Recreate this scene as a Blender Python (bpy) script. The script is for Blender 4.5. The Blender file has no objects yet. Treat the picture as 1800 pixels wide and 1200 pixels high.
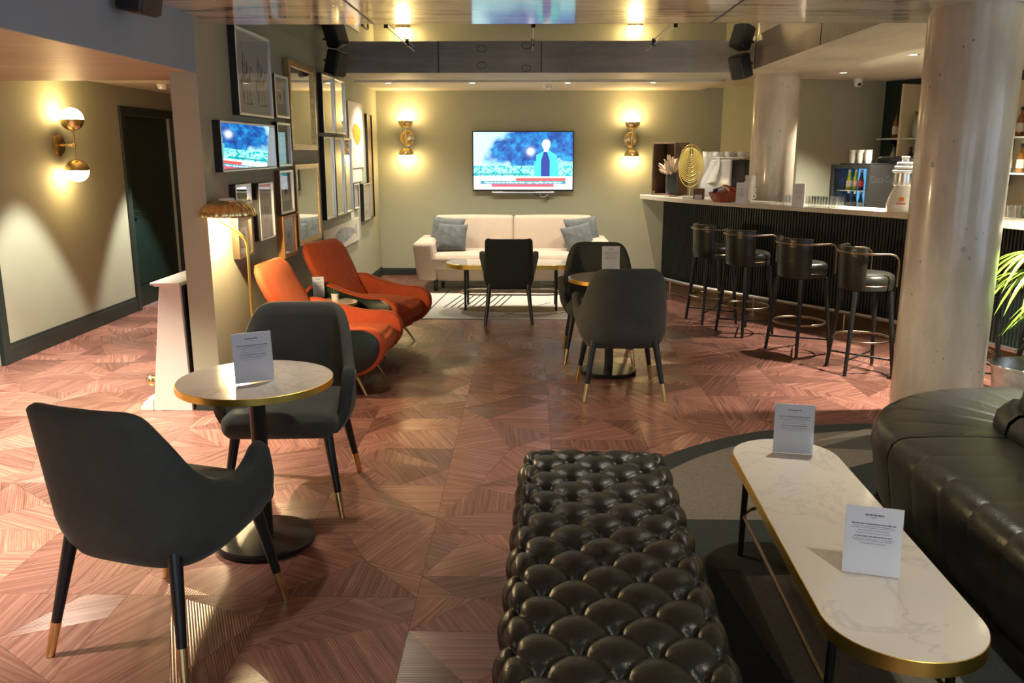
import bpy, math, random
import numpy as np
from mathutils import Matrix, Vector
random.seed(7)
R_ = math.radians
SC = bpy.context.scene
COL = SC.collection
# ------------------------------------------------------------------ camera
F_PX, CAM_H, VP = 1500.0, 1.70, (930, 264)          # focal length in px of an 1800x1200 frame
_th = math.atan((600-VP[1])/F_PX); _ps = math.atan((VP[0]-900)/F_PX*math.cos(_th))
_F0 = Vector((-math.sin(_ps), math.cos(_ps), 0)); _R = Vector((math.cos(_ps), math.sin(_ps), 0)); _Z = Vector((0, 0, 1))
_F = _F0*math.cos(_th)-_Z*math.sin(_th); _U = _F0*math.sin(_th)+_Z*math.cos(_th)
CAMP = Vector((0, 0, CAM_H))
cd = bpy.data.cameras.new('camera'); cam = bpy.data.objects.new('camera', cd); COL.objects.link(cam)
cd.sensor_width = 36; cd.lens = F_PX/1800*36; cd.clip_start = .05; cd.clip_end = 100
m3 = Matrix((_R, _U, -_F)).transposed()
cam.matrix_world = Matrix.Translation(CAMP) @ m3.to_4x4()
SC.camera = cam
def _ray(u, v): return _F*F_PX+_R*(u-900)+_U*(600-v)
def pz(u, v, z=0.): d = _ray(u, v); return CAMP+d*((z-CAM_H)/d.z)      # point at height z
def py(u, v, y): d = _ray(u, v); return CAMP+d*(y/d.y)                 # point on the plane Y=y
def pl(u, v, A, B):                                                    # point on the vertical plane through A, B
    d = _ray(u, v); n = Vector((B[1]-A[1], A[0]-B[0], 0)); a = Vector((A[0], A[1], 0))
    return CAMP+d*((a-CAMP).dot(n)/d.dot(n))
# ------------------------------------------------------------------ world, exposure
w = bpy.data.worlds.new('world'); SC.world = w; w.use_nodes = True
w.node_tree.nodes['Background'].inputs[0].default_value = (.70, .83, 1., 1)
w.node_tree.nodes['Background'].inputs[1].default_value = 1.6
vs = SC.view_settings; vs.view_transform = 'Standard'; vs.look = 'None'; vs.gamma = 1; vs.use_curve_mapping = False
vs.exposure = 1.25
SC.cycles.max_bounces = 8; SC.cycles.diffuse_bounces = 4; SC.cycles.glossy_bounces = 5
SC.cycles.transparent_max_bounces = 12; SC.cycles.sample_clamp_indirect = 6
SC.cycles.caustics_reflective = False; SC.cycles.caustics_refractive = False
WARM = (1., .66, .30); WHITE = (1., .91, .76)
# ------------------------------------------------------------------ materials
def M(name, col, rough=.5, metal=0., var=None, bump=None, sheen=0., emit=None, coat=0., spec=.5, stretch=None):
    m = bpy.data.materials.new(name); m.use_nodes = True
    nt = m.node_tree; b = nt.nodes['Principled BSDF']
    b.inputs['Base Color'].default_value = (*col, 1); b.inputs['Roughness'].default_value = rough
    b.inputs['Metallic'].default_value = metal; b.inputs['Specular IOR Level'].default_value = spec
    if sheen: b.inputs['Sheen Weight'].default_value = sheen; b.inputs['Sheen Roughness'].default_value = .4; b.inputs['Sheen Tint'].default_value = (*[min(1, c*4+.1) for c in col], 1)
    if coat: b.inputs['Coat Weight'].default_value = coat; b.inputs['Coat Roughness'].default_value = .08
    if emit: b.inputs['Emission Color'].default_value = (*emit[0], 1); b.inputs['Emission Strength'].default_value = emit[1]
    if var or bump:
        tc = nt.nodes.new('ShaderNodeTexCoord'); src = tc.outputs['Object']
        if stretch:
            mp = nt.nodes.new('ShaderNodeMapping'); mp.inputs['Scale'].default_value = stretch
            nt.links.new(src, mp.inputs[0]); src = mp.outputs[0]
    if var:
        n = nt.nodes.new('ShaderNodeTexNoise'); n.inputs['Scale'].default_value = var[0]; n.inputs['Detail'].default_value = 6; n.inputs['Roughness'].default_value = .65
        nt.links.new(src, n.inputs['Vector'])
        r = nt.nodes.new('ShaderNodeValToRGB'); a = var[1]
        c2 = var[2] if len(var) > 2 else [min(1, c*(1+a)) for c in col]
        r.color_ramp.elements[0].position = .3; r.color_ramp.elements[1].position = .72
        r.color_ramp.elements[0].color = (*[c*(1-a) for c in col], 1); r.color_ramp.elements[1].color = (*c2, 1)
        nt.links.new(n.outputs[0], r.inputs[0]); nt.links.new(r.outputs[0], b.inputs['Base Color'])
    if bump:
        n = nt.nodes.new('ShaderNodeTexNoise'); n.inputs['Scale'].default_value = bump[0]; n.inputs['Detail'].default_value = 5
        nt.links.new(src, n.inputs['Vector'])
        bp = nt.nodes.new('ShaderNodeBump'); bp.inputs['Strength'].default_value = bump[1]; bp.inputs['Distance'].default_value = bump[2] if len(bump) > 2 else .01
        nt.links.new(n.outputs[0], bp.inputs['Height']); nt.links.new(bp.outputs[0], b.inputs['Normal'])
    return m
def attr_mat(name, rough=.6, emit=0., coat=0.):
    m = M(name, (1, 1, 1), rough, coat=coat); nt = m.node_tree; b = nt.nodes['Principled BSDF']
    a = nt.nodes.new('ShaderNodeAttribute'); a.attribute_name = 'Col'
    if emit:
        b.inputs['Base Color'].default_value = (.01, .01, .01, 1); nt.links.new(a.outputs['Color'], b.inputs['Emission Color']); b.inputs['Emission Strength'].default_value = emit
    else: nt.links.new(a.outputs['Color'], b.inputs['Base Color'])
    return m
def glass_mat(name, tint=(1, 1, 1), refl=.12, rough=.02):
    m = bpy.data.materials.new(name); m.use_nodes = True; nt = m.node_tree; nt.nodes.clear()
    o = nt.nodes.new('ShaderNodeOutputMaterial'); mx = nt.nodes.new('ShaderNodeMixShader')
    t = nt.nodes.new('ShaderNodeBsdfTransparent'); t.inputs[0].default_value = (*tint, 1)
    g = nt.nodes.new('ShaderNodeBsdfGlossy'); g.inputs['Roughness'].default_value = rough
    lw = nt.nodes.new('ShaderNodeLayerWeight'); lw.inputs[0].default_value = .5
    pw = nt.nodes.new('ShaderNodeMath'); pw.operation = 'POWER'; pw.inputs[1].default_value = 4.; nt.links.new(lw.outputs['Facing'], pw.inputs[0])
    ad = nt.nodes.new('ShaderNodeMath'); ad.operation = 'MULTIPLY_ADD'; ad.inputs[1].default_value = refl*2.2; ad.inputs[2].default_value = .045; ad.use_clamp = True; nt.links.new(pw.outputs[0], ad.inputs[0])
    nt.links.new(ad.outputs[0], mx.inputs[0]); nt.links.new(t.outputs[0], mx.inputs[1]); nt.links.new(g.outputs[0], mx.inputs[2])
    nt.links.new(mx.outputs[0], o.inputs[0]); return m
MT = {}
MT['wall'] = M('wall_paint_sage', (.40, .41, .295), .75, var=(3, .04), bump=(160, .06))
MT['wall_cool'] = M('wall_paint_blue_grey', (.28, .37, .44), .8, var=(3, .05), bump=(160, .06))
MT['plaster'] = M('ceiling_plaster', (.66, .61, .49), .7, var=(5, .05))
MT['base_dark'] = M('baseboard_dark_green', (.023, .034, .029), .45)
MT['door'] = M('door_dark_green', (.009, .026, .020), .4)
MT['mirror_ceiling'] = M('mirror_ceiling_film', (.74, .74, .70), .012, metal=1.)
MT['mirror'] = M('mirror_glass', (.88, .89, .87), .008, metal=1.)
MT['brass'] = M('brushed_brass', (.80, .60, .28), .25, metal=1., bump=(300, .05))
MT['brass_bright'] = M('polished_brass', (1., .70, .16), .3, metal=1.)
MT['bronze'] = M('dark_bronze_tube', (.30, .23, .15), .3, metal=1.)
MT['steel'] = M('brushed_steel', (.62, .62, .60), .3, metal=1.)
MT['zinc'] = M('galvanised_steel', (.55, .57, .57), .38, metal=.9, var=(18, .25))
MT['black'] = M('black_lacquer', (.010, .011, .011), .35)
MT['black_metal'] = M('black_metal', (.014, .014, .014), .4, metal=.3)
MT['black_plastic'] = M('black_plastic', (.014, .016, .016), .45)
MT['velvet'] = M('dark_green_grey_velvet', (.052, .058, .049), .85, sheen=.45, var=(9, .18))
MT['velvet_dark'] = M('dark_fabric', (.018, .026, .023), .9, sheen=.15)
MT['orange'] = M('rust_orange_velvet', (.46, .068, .016), .8, sheen=.35, var=(10, .14))
MT['side_leather'] = M('dark_green_side_leather', (.012, .022, .016), .33, bump=(90, .12))
MT['leather'] = M('black_green_leather', (.013, .014, .010), .36, bump=(110, .14), var=(14, .2))
MT['leather_seat'] = M('black_leather_smooth', (.020, .020, .014), .33, bump=(60, .16), var=(7, .2))
MT['sofa'] = M('cream_sofa_fabric', (.50, .40, .31), .9, sheen=.2, var=(8, .07), bump=(240, .1))
MT['cushion'] = M('grey_cushion_velvet', (.105, .115, .115), .85, sheen=.4, var=(11, .3), bump=(14, .5, .02))
MT['white'] = M('white_lacquer', (.72, .68, .60), .4, var=(6, .03))
MT['white_gloss'] = M('white_porcelain', (.82, .81, .77), .16)
MT['paper'] = M('white_paper', (.80, .81, .86), .6)
MT['ink'] = M('print_grey_ink', (.20, .20, .26), .7)
MT['counter'] = M('white_quartz_counter', (.74, .68, .55), .2, var=(14, .05))
MT['wood_crate'] = M('old_crate_wood', (.15, .085, .045), .8, var=(7, .35), stretch=(8, 1, 1))
MT['wood_orange'] = M('honey_wood', (.50, .22, .045), .45, var=(6, .2), stretch=(8, 8, 1))
MT['wood_brown'] = M('brown_wood_frame', (.12, .06, .028), .4, var=(7, .25), stretch=(8, 8, 1))
MT['frame_silver'] = M('silver_frame', (.62, .60, .55), .32, metal=.85)
MT['frame_gold'] = M('antique_gold_frame', (.46, .32, .14), .36, metal=.85, var=(24, .25), bump=(40, .25))
MT['mat_grey'] = M('grey_mat_board', (.30, .29, .23), .85)
MT['canvas'] = M('white_canvas', (.78, .75, .66), .7)
MT['pane'] = glass_mat('picture_glass', refl=.22)
MT['glass'] = glass_mat('clear_glass', (.985, .99, .985), .42, .06)
MT['acrylic'] = glass_mat('clear_acrylic', (.95, .96, .97), .2, .04)
MT['print'] = attr_mat('printed_sheet'); MT['screen'] = attr_mat('tv_screen_light', .2, .66)
MT['globe'] = M('lit_opal_globe', (.9, .8, .6), .3, emit=((1., .68, .30), 21.))
MT['led'] = M('lit_downlight_lens', (.9, .85, .7), .3, emit=((1., .84, .58), 8.))
MT['bulb'] = M('lit_bulb', (.9, .8, .6), .3, emit=((1., .72, .36), 40.))
MT['dot'] = M('camera_lens_black', (.01, .01, .01), .1)
MT['leaf'] = M('palm_leaf_green', (.20, .36, .030), .45, var=(5, .4))
MT['succulent'] = M('succulent_green', (.05, .10, .035), .5)
MT['soil'] = M('dark_soil', (.03, .022, .015), .95)
MT['pampas'] = M('dried_pampas', (.80, .62, .46), .95, var=(40, .3))
def concrete(name, col, rough, streak, coat=0., bump=.35, cracks=False):
    m = M(name, col, rough, coat=coat); nt = m.node_tree; b = nt.nodes['Principled BSDF']
    tc = nt.nodes.new('ShaderNodeTexCoord'); mp = nt.nodes.new('ShaderNodeMapping'); mp.inputs['Scale'].default_value = streak
    nt.links.new(tc.outputs['Object'], mp.inputs[0])
    n1 = nt.nodes.new('ShaderNodeTexNoise'); n1.inputs['Scale'].default_value = 2.2; n1.inputs['Detail'].default_value = 8; n1.inputs['Roughness'].default_value = .7
    n2 = nt.nodes.new('ShaderNodeTexNoise'); n2.inputs['Scale'].default_value = 1.3; n2.inputs['Detail'].default_value = 4
    v = nt.nodes.new('ShaderNodeTexVoronoi'); v.inputs['Scale'].default_value = 9
    nt.links.new(mp.outputs[0], n1.inputs['Vector']); nt.links.new(tc.outputs['Object'], n2.inputs['Vector']); nt.links.new(tc.outputs['Object'], v.inputs['Vector'])
    r = nt.nodes.new('ShaderNodeValToRGB'); e = r.color_ramp.elements
    e[0].position = .33; e[0].color = (*[c*.62 for c in col], 1); e[1].position = .68; e[1].color = (*[min(1, c*1.22) for c in col], 1)
    ma = nt.nodes.new('ShaderNodeMath'); ma.operation = 'ADD'; ma.use_clamp = True
    mb = nt.nodes.new('ShaderNodeMath'); mb.operation = 'MULTIPLY'; mb.inputs[1].default_value = .5
    mc = nt.nodes.new('ShaderNodeMath'); mc.operation = 'MULTIPLY'; mc.inputs[1].default_value = .5
    nt.links.new(n1.outputs[0], mb.inputs[0]); nt.links.new(n2.outputs[0], mc.inputs[0]); nt.links.new(mb.outputs[0], ma.inputs[0]); nt.links.new(mc.outputs[0], ma.inputs[1])
    nt.links.new(ma.outputs[0], r.inputs[0])
    pr = nt.nodes.new('ShaderNodeValToRGB'); pr.color_ramp.elements[0].position = .035; pr.color_ramp.elements[0].color = (.25, .25, .25, 1); pr.color_ramp.elements[1].position = .07
    nt.links.new(v.outputs['Distance'], pr.inputs[0])
    mx = nt.nodes.new('ShaderNodeMix'); mx.data_type = 'RGBA'; mx.blend_type = 'MULTIPLY'; mx.inputs[0].default_value = 1.
    nt.links.new(r.outputs[0], mx.inputs[6]); nt.links.new(pr.outputs[0], mx.inputs[7]); nt.links.new(mx.outputs[2], b.inputs['Base Color'])
    if cracks:
        m2 = nt.nodes.new('ShaderNodeMapping'); m2.inputs['Scale'].default_value = (1.6, 17, 1); nt.links.new(tc.outputs['Object'], m2.inputs[0])
        n3 = nt.nodes.new('ShaderNodeTexNoise'); n3.inputs['Scale'].default_value = 1.; n3.inputs['Detail'].default_value = 5; nt.links.new(m2.outputs[0], n3.inputs['Vector'])
        r3 = nt.nodes.new('ShaderNodeValToRGB'); r3.color_ramp.elements[0].position = .37; r3.color_ramp.elements[0].color = (.22, .16, .11, 1); r3.color_ramp.elements[1].position = .43; r3.color_ramp.elements[1].color = (1, 1, 1, 1); nt.links.new(n3.outputs[0], r3.inputs[0])
        mz = nt.nodes.new('ShaderNodeMix'); mz.data_type = 'RGBA'; mz.blend_type = 'MULTIPLY'; mz.inputs[0].default_value = 1.
        nt.links.new(mx.outputs[2], mz.inputs[6]); nt.links.new(r3.outputs[0], mz.inputs[7]); nt.links.new(mz.outputs[2], b.inputs['Base Color'])
    bp = nt.nodes.new('ShaderNodeBump'); bp.inputs['Strength'].default_value = bump; bp.inputs['Distance'].default_value = .012
    nt.links.new(n1.outputs[0], bp.inputs['Height']); nt.links.new(bp.outputs[0], b.inputs['Normal'])
    return m
MT['conc_slab'] = concrete('sealed_board_formed_concrete', (.86, .79, .65), .24, (.45, 5.5, 1), coat=.9, bump=.6, cracks=True)
MT['conc_soffit'] = concrete('warm_board_formed_concrete', (.44, .33, .21), .42, (.5, 5, 1), bump=.4)
MT['conc_beam'] = concrete('grey_concrete', (.52, .49, .42), .6, (1, 1, 4), bump=.12)
MT['conc_bar'] = concrete('warm_concrete', (.58, .51, .39), .35, (20, 1.5, 1), bump=.12)
MT['conc_col'] = concrete('polished_concrete_column', (.66, .58, .46), .3, (2.5, 2.5, .8), coat=.3, bump=.10)
def marble(name, base, vein, scale):
    m = M(name, base, .12, coat=.3); nt = m.node_tree; b = nt.nodes['Principled BSDF']
    tc = nt.nodes.new('ShaderNodeTexCoord'); n = nt.nodes.new('ShaderNodeTexNoise'); n.inputs['Scale'].default_value = scale; n.inputs['Detail'].default_value = 9; n.inputs['Roughness'].default_value = .62; n.inputs['Distortion'].default_value = 1.1
    nt.links.new(tc.outputs['Object'], n.inputs['Vector']); r = nt.nodes.new('ShaderNodeValToRGB'); e = r.color_ramp.elements
    e[0].position = .482; e[0].color = (*base, 1); e[1].position = .52; e[1].color = (*base, 1)
    k = e.new(.5); k.color = (*vein, 1)
    nt.links.new(n.outputs[0], r.inputs[0]); nt.links.new(r.outputs[0], b.inputs['Base Color']); return m
MT['marble'] = marble('white_marble', (.74, .71, .64), (.62, .60, .545), 2.6)
def floor_mat():
    m = M('wood_look_floor', (.3, .14, .09), .27); nt = m.node_tree; b = nt.nodes['Principled BSDF']; L = nt.links.new; N = nt.nodes.new
    uv = N('ShaderNodeUVMap'); uv.uv_map = 'UVMap'; at = N('ShaderNodeAttribute'); at.attribute_name = 'Col'
    sp = N('ShaderNodeSeparateColor'); L(at.outputs['Color'], sp.inputs[0])
    mp = N('ShaderNodeMapping'); mp.inputs['Scale'].default_value = (1.7, 58, 1); L(uv.outputs[0], mp.inputs[0])
    n = N('ShaderNodeTexNoise'); n.inputs['Scale'].default_value = 1.; n.inputs['Detail'].default_value = 7; n.inputs['Roughness'].default_value = .7; n.inputs['Distortion'].default_value = .5; L(mp.outputs[0], n.inputs['Vector'])
    r = N('ShaderNodeValToRGB'); e = r.color_ramp.elements
    e[0].position = .28; e[0].color = (.095, .040, .030, 1); e[1].position = .76; e[1].color = (.40, .215, .165, 1)
    k = e.new(.5); k.color = (.235, .102, .075, 1); L(n.outputs[0], r.inputs[0])
    mx = N('ShaderNodeMix'); mx.data_type = 'RGBA'; mx.blend_type = 'MULTIPLY'; mx.inputs[0].default_value = 1.
    cr = N('ShaderNodeCombineColor')
    for i in range(3): L(sp.outputs[0], cr.inputs[i])
    L(r.outputs[0], mx.inputs[6]); L(cr.outputs[0], mx.inputs[7]); L(mx.outputs[2], b.inputs['Base Color'])
    wv = N('ShaderNodeTexWave'); wv.wave_type = 'BANDS'; wv.bands_direction = 'Y'; wv.inputs['Scale'].default_value = 32.; wv.inputs['Distortion'].default_value = .35; wv.inputs['Detail Scale'].default_value = 3; L(uv.outputs[0], wv.inputs['Vector'])
    st = N('ShaderNodeMath'); st.operation = 'MULTIPLY'; st.inputs[1].default_value = .32; L(sp.outputs[2], st.inputs[0])
    bp = N('ShaderNodeBump'); bp.inputs['Distance'].default_value = .0022; L(st.outputs[0], bp.inputs['Strength']); L(wv.outputs[0], bp.inputs['Height'])
    L(bp.outputs[0], b.inputs['Normal']); return m
MT['floor'] = floor_mat()
MT['grout'] = M('floor_joint_dark', (.05, .024, .018), .6)
# ------------------------------------------------------------------ mesh helpers
class MB:
    def __init__(s): s.V = []; s.F = []
    def add(s, V, F):
        o = len(s.V); s.V += [tuple(v) for v in V]; s.F += [tuple(i+o for i in f) for f in F]; return s
    def box(s, x0, x1, y0, y1, z0, z1):
        V = [(x, y, z) for z in (z0, z1) for y in (y0, y1) for x in (x0, x1)]
        return s.add(V, [(0, 2, 3, 1), (4, 5, 7, 6), (0, 1, 5, 4), (2, 6, 7, 3), (0, 4, 6, 2), (1, 3, 7, 5)])
    def rbox(s, c, d, r, n=4, puff=0., m=2):
        hx, hy, hz = d[0]/2, d[1]/2, d[2]/2; r = min(r, hx*.999, hy*.999, hz*.999)
        def ax(h):
            a = [-h+r*(1-math.cos(math.pi/2*i/n)) for i in range(n)]
            mid = [-(h-r)+2*(h-r)*i/m for i in range(m+1)]
            return a+mid+[-q for q in reversed(a)]
        # spacing by angle projected on the cube
        def axt(h):
            a = [-(h-r)-r*math.tan(math.pi/4*(n-i)/n) for i in range(n)]
            mid = [-(h-r)+2*(h-r)*i/m for i in range(m+1)]
            return a+mid+[-q for q in reversed(a)]
        X, Y, Z = axt(hx), axt(hy), axt(hz); idx = {}; V = []; F = []
        def vid(x, y, z):
            k = (round(x, 6), round(y, 6), round(z, 6))
            if k not in idx:
                i = Vector((max(-hx+r, min(hx-r, x)), max(-hy+r, min(hy-r, y)), max(-hz+r, min(hz-r, z))))
                dv = Vector((x, y, z))-i
                p = i+dv.normalized()*r if dv.length > 1e-9 else i
                if puff:
                    fx, fy, fz = 1-(x/hx)**2, 1-(y/hy)**2, 1-(z/hz)**2
                    nn = dv.normalized() if dv.length > 1e-9 else Vector()
                    p = p+Vector((nn.x*max(0, fy*fz), nn.y*max(0, fx*fz), nn.z*max(0, fx*fy)))*puff
                idx[k] = len(V); V.append((p.x+c[0], p.y+c[1], p.z+c[2]))
            return idx[k]
        for A, B, mk in ((X, Y, lambda a, b, q: (a, b, q*hz)), (Y, Z, lambda a, b, q: (q*hx, a, b)), (Z, X, lambda a, b, q: (b, q*hy, a))):
            for q in (-1, 1):
                for i in range(len(A)-1):
                    for j in range(len(B)-1):
                        f = [vid(*mk(A[i], B[j], q)), vid(*mk(A[i+1], B[j], q)), vid(*mk(A[i+1], B[j+1], q)), vid(*mk(A[i], B[j+1], q))]
                        F.append(f if q > 0 else f[::-1])
        return s.add(V, F)
    def cyl(s, p0, p1, r0, r1=None, n=16):
        return s.tube([p0, p1], [r0, r0 if r1 is None else r1], n)
    def tube(s, P, r, n=10, closed=False, cap=True):
        P = [Vector(p) for p in P]; k = len(P); rr = r if isinstance(r, (list, tuple)) else [r]*k
        V = []; up = None
        for i in range(k):
            if closed: t = P[(i+1) % k]-P[i-1]
            else: t = P[min(i+1, k-1)]-P[max(i-1, 0)]
            t.normalize()
            if up is None: up = Vector((0, 0, 1)) if abs(t.z) < .9 else Vector((1, 0, 0))
            a = up-t*up.dot(t); a.normalize(); up = a; b = t.cross(a)
            for j in range(n):
                g = 2*math.pi*j/n; V.append(P[i]+(a*math.cos(g)+b*math.sin(g))*rr[i])
        F = []
        for i in range(k if closed else k-1):
            i2 = (i+1) % k
            for j in range(n): F.append((i*n+j, i*n+(j+1) % n, i2*n+(j+1) % n, i2*n+j))
        if cap and not closed: F.append(tuple(range(n))[::-1]); F.append(tuple(range((k-1)*n, k*n)))
        return s.add(V, F)
    def lathe(s, prof, c=(0, 0, 0), n=32, flute=None, caps=True):
        V = []; F = []; k = len(prof)
        for (r, z) in prof:
            for j in range(n):
                g = 2*math.pi*j/n; q = r*(1+(flute[1]*abs(math.sin(flute[0]*g/2)) if flute else 0)); V.append((c[0]+q*math.cos(g), c[1]+q*math.sin(g), c[2]+z))
        for i in range(k-1):
            for j in range(n): F.append((i*n+j, i*n+(j+1) % n, (i+1)*n+(j+1) % n, (i+1)*n+j))
        if caps:
            if prof[0][0] > 1e-5: F.append(tuple(range(n))[::-1])
            if prof[-1][0] > 1e-5: F.append(tuple(range((k-1)*n, k*n)))
        return s.add(V, F)
    def ball(s, c, r, n=16, z0=-1., z1=1.):
        a0, a1 = math.asin(z0), math.asin(z1); h = max(4, n//2)
        return s.lathe([(max(1e-4, r*math.cos(a0+(a1-a0)*i/h)), r*math.sin(a0+(a1-a0)*i/h)) for i in range(h+1)], c, n)
    def prism(s, poly, a, b, ax='z'):
        n = len(poly); mk = {'z': lambda p, q: (p[0], p[1], q), 'y': lambda p, q: (p[0], q, p[1]), 'x': lambda p, q: (q, p[0], p[1])}[ax]
        V = [mk(p, a) for p in poly]+[mk(p, b) for p in poly]
        return s.add(V, [tuple(range(n))[::-1], tuple(range(n, 2*n))]+[(i, (i+1) % n, (i+1) % n+n, i+n) for i in range(n)])
    def grid(s, G, cu=False, cv=False):
        nu, nv = len(G), len(G[0]); V = [p for row in G for p in row]; F = []
        for i in range(nu if cu else nu-1):
            for j in range(nv if cv else nv-1):
                i2, j2 = (i+1) % nu, (j+1) % nv; F.append((i*nv+j, i2*nv+j, i2*nv+j2, i*nv+j2))
        return s.add(V, F)
    def build(s, name, mat, parent=None, smooth=None, bevel=0., loc=None, fix=True):
        me = bpy.data.meshes.new(name); me.from_pydata(s.V, [], s.F); me.materials.append(MT[mat] if isinstance(mat, str) else mat)
        if fix:
            import bmesh
            bm = bmesh.new(); bm.from_mesh(me); bmesh.ops.recalc_face_normals(bm, faces=bm.faces); bm.to_mesh(me); bm.free()
        o = bpy.data.objects.new(name, me); COL.objects.link(o)
        if smooth:
            me.polygons.foreach_set('use_smooth', [True]*len(me.polygons))
            if smooth != 1: me.set_sharp_from_angle(angle=R_(smooth))
        if parent: o.parent = parent
        if loc: o.location = loc
        if bevel:
            b = o.modifiers.new('bevel', 'BEVEL'); b.width = bevel; b.segments = 2; b.limit_method = 'ANGLE'; b.angle_limit = R_(40)
        return o
def tag(o, label, cat, group=None):
    o['label'] = label; o['category'] = cat
    if group: o['group'] = group
    return o
def thing(name, label, cat, loc=(0, 0, 0), rz=0., group=None):
    o = bpy.data.objects.new(name, None); COL.objects.link(o); o.location = loc; o.rotation_euler = (0, 0, R_(rz)); o.empty_display_size = .1
    return tag(o, label, cat, group)
def struct(o): o['kind'] = 'structure'; return o
def dup(root, loc, rz, label=None, group=None, name=None):
    r = root.copy(); COL.objects.link(r); r.location = loc; r.rotation_euler = (0, 0, R_(rz))
    if label: r['label'] = label
    if group: r['group'] = group
    for ch in list(root.children):
        c = ch.copy(); COL.objects.link(c); c.parent = r
        for g in ch.children:
            d = g.copy(); COL.objects.link(d); d.parent = c
    return r
def share(o, parent, loc, rz=0.):
    c = o.copy(); COL.objects.link(c); c.parent = parent; c.location = loc; c.rotation_euler = (0, 0, rz); return c
def interp(tab, x):
    xs = [t[0] for t in tab]; ys = [t[1] for t in tab]
    if x <= xs[0]: return ys[0]
    for i in range(len(xs)-1):
        if x <= xs[i+1]:
            t = (x-xs[i])/(xs[i+1]-xs[i]); t = t*t*(3-2*t) if len(tab) > 2 and False else t
            p0 = ys[max(i-1, 0)]; p3 = ys[min(i+2, len(ys)-1)]; p1, p2 = ys[i], ys[i+1]
            return p1+.5*t*(p2-p0+t*(2*p0-5*p1+4*p2-p3+t*(3*(p1-p2)+p3-p0)))
    return ys[-1]
def smooth_path(P, k=6, closed=False):
    out = []; n = len(P)
    for i in range(n if closed else n-1):
        g = (lambda j: Vector(P[j % n])) if closed else (lambda j: Vector(P[max(0, min(n-1, j))]))
        p0, p1, p2, p3 = g(i-1), g(i), g(i+1), g(i+2)
        for q in range(k):
            t = q/k; out.append(.5*(2*p1+(p2-p0)*t+(2*p0-5*p1+4*p2-p3)*t*t+(3*p1-p0-3*p2+p3)*t**3))
    if not closed: out.append(Vector(P[-1]))
    return out
def sheet(name, w_, h_, nx, ny, fn, parent, org, ux, uz, mat='print'):
    """flat printed sheet: colour given per point by fn(u,v) -> rgb arrays"""
    u, v = np.meshgrid(np.linspace(0, 1, nx+1), np.linspace(0, 1, ny+1)); c = np.clip(fn(u, v), 0, 1)
    o3, X3, Z3 = np.array(org), np.array(ux), np.array(uz)
    P = o3+(u[..., None]-.5)*w_*X3+(v[..., None]-.5)*h_*Z3
    F = [(j*(nx+1)+i, j*(nx+1)+i+1, (j+1)*(nx+1)+i+1, (j+1)*(nx+1)+i) for j in range(ny) for i in range(nx)]
    me = bpy.data.meshes.new(name); me.from_pydata(P.reshape(-1, 3).tolist(), [], F); me.materials.append(MT[mat])
    a = me.color_attributes.new('Col', 'FLOAT_COLOR', 'POINT'); a.data.foreach_set('color', np.concatenate([c.reshape(-1, 3), np.ones(((nx+1)*(ny+1), 1))], 1).astype(np.float32).ravel())
    o = bpy.data.objects.new(name, me); COL.objects.link(o); o.parent = parent; return o
def text(name, s, size, mat, parent, loc, rot, align='CENTER', xs=1.):
    cu = bpy.data.curves.new(name, 'FONT'); cu.body = s; cu.size = size; cu.align_x = align; cu.align_y = 'CENTER'; cu.resolution_u = 3
    t = bpy.data.objects.new(name, cu); COL.objects.link(t); dg = bpy.context.evaluated_depsgraph_get(); me = bpy.data.meshes.new_from_object(t.evaluated_get(dg))
    bpy.data.objects.remove(t); me.materials.clear(); me.materials.append(MT[mat]); o = bpy.data.objects.new(name, me); COL.objects.link(o); o.parent = parent
    o.location = loc; o.rotation_euler = rot; o.scale = (xs, 1, 1); return o
_rng = np.random.RandomState(3)
def vnoise(u, v, sc, seed=0, octv=4):
    out = np.zeros_like(u); amp = 1.; tot = 0
    for k in range(octv):
        rs = np.random.RandomState(seed*31+k); T = rs.rand(64, 64); x = u*sc*2**k; y = v*sc*2**k
        xi, yi = np.floor(x).astype(int), np.floor(y).astype(int); fx, fy = x-xi, y-yi; fx = fx*fx*(3-2*fx); fy = fy*fy*(3-2*fy)
        g = lambda a, b: T[a % 64, b % 64]
        out += amp*((g(xi, yi)*(1-fx)+g(xi+1, yi)*fx)*(1-fy)+(g(xi, yi+1)*(1-fx)+g(xi+1, yi+1)*fx)*fy); tot += amp; amp *= .55
    return out/tot
def spot(parent, loc, power, size=70, blend=.6, color=WHITE, radius=.04, rot=(0, 0, 0)):
    l = bpy.data.lights.new('spot_beam', 'SPOT'); l.energy = power; l.spot_size = R_(size); l.spot_blend = blend; l.color = color; l.shadow_soft_size = radius
    o = bpy.data.objects.new('spot_beam', l); COL.objects.link(o); o.parent = parent; o.location = loc; o.rotation_euler = rot; return o
# ================================================================== the setting
XL, D, ZB, ZM = -2.05, 11.8, 2.5, 2.66
def sbox(name, mat, *b, parent=None, bevel=0.):
    o = MB().box(*b).build(name, mat, parent, bevel=bevel)
    if not parent: struct(o)
    return o
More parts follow.
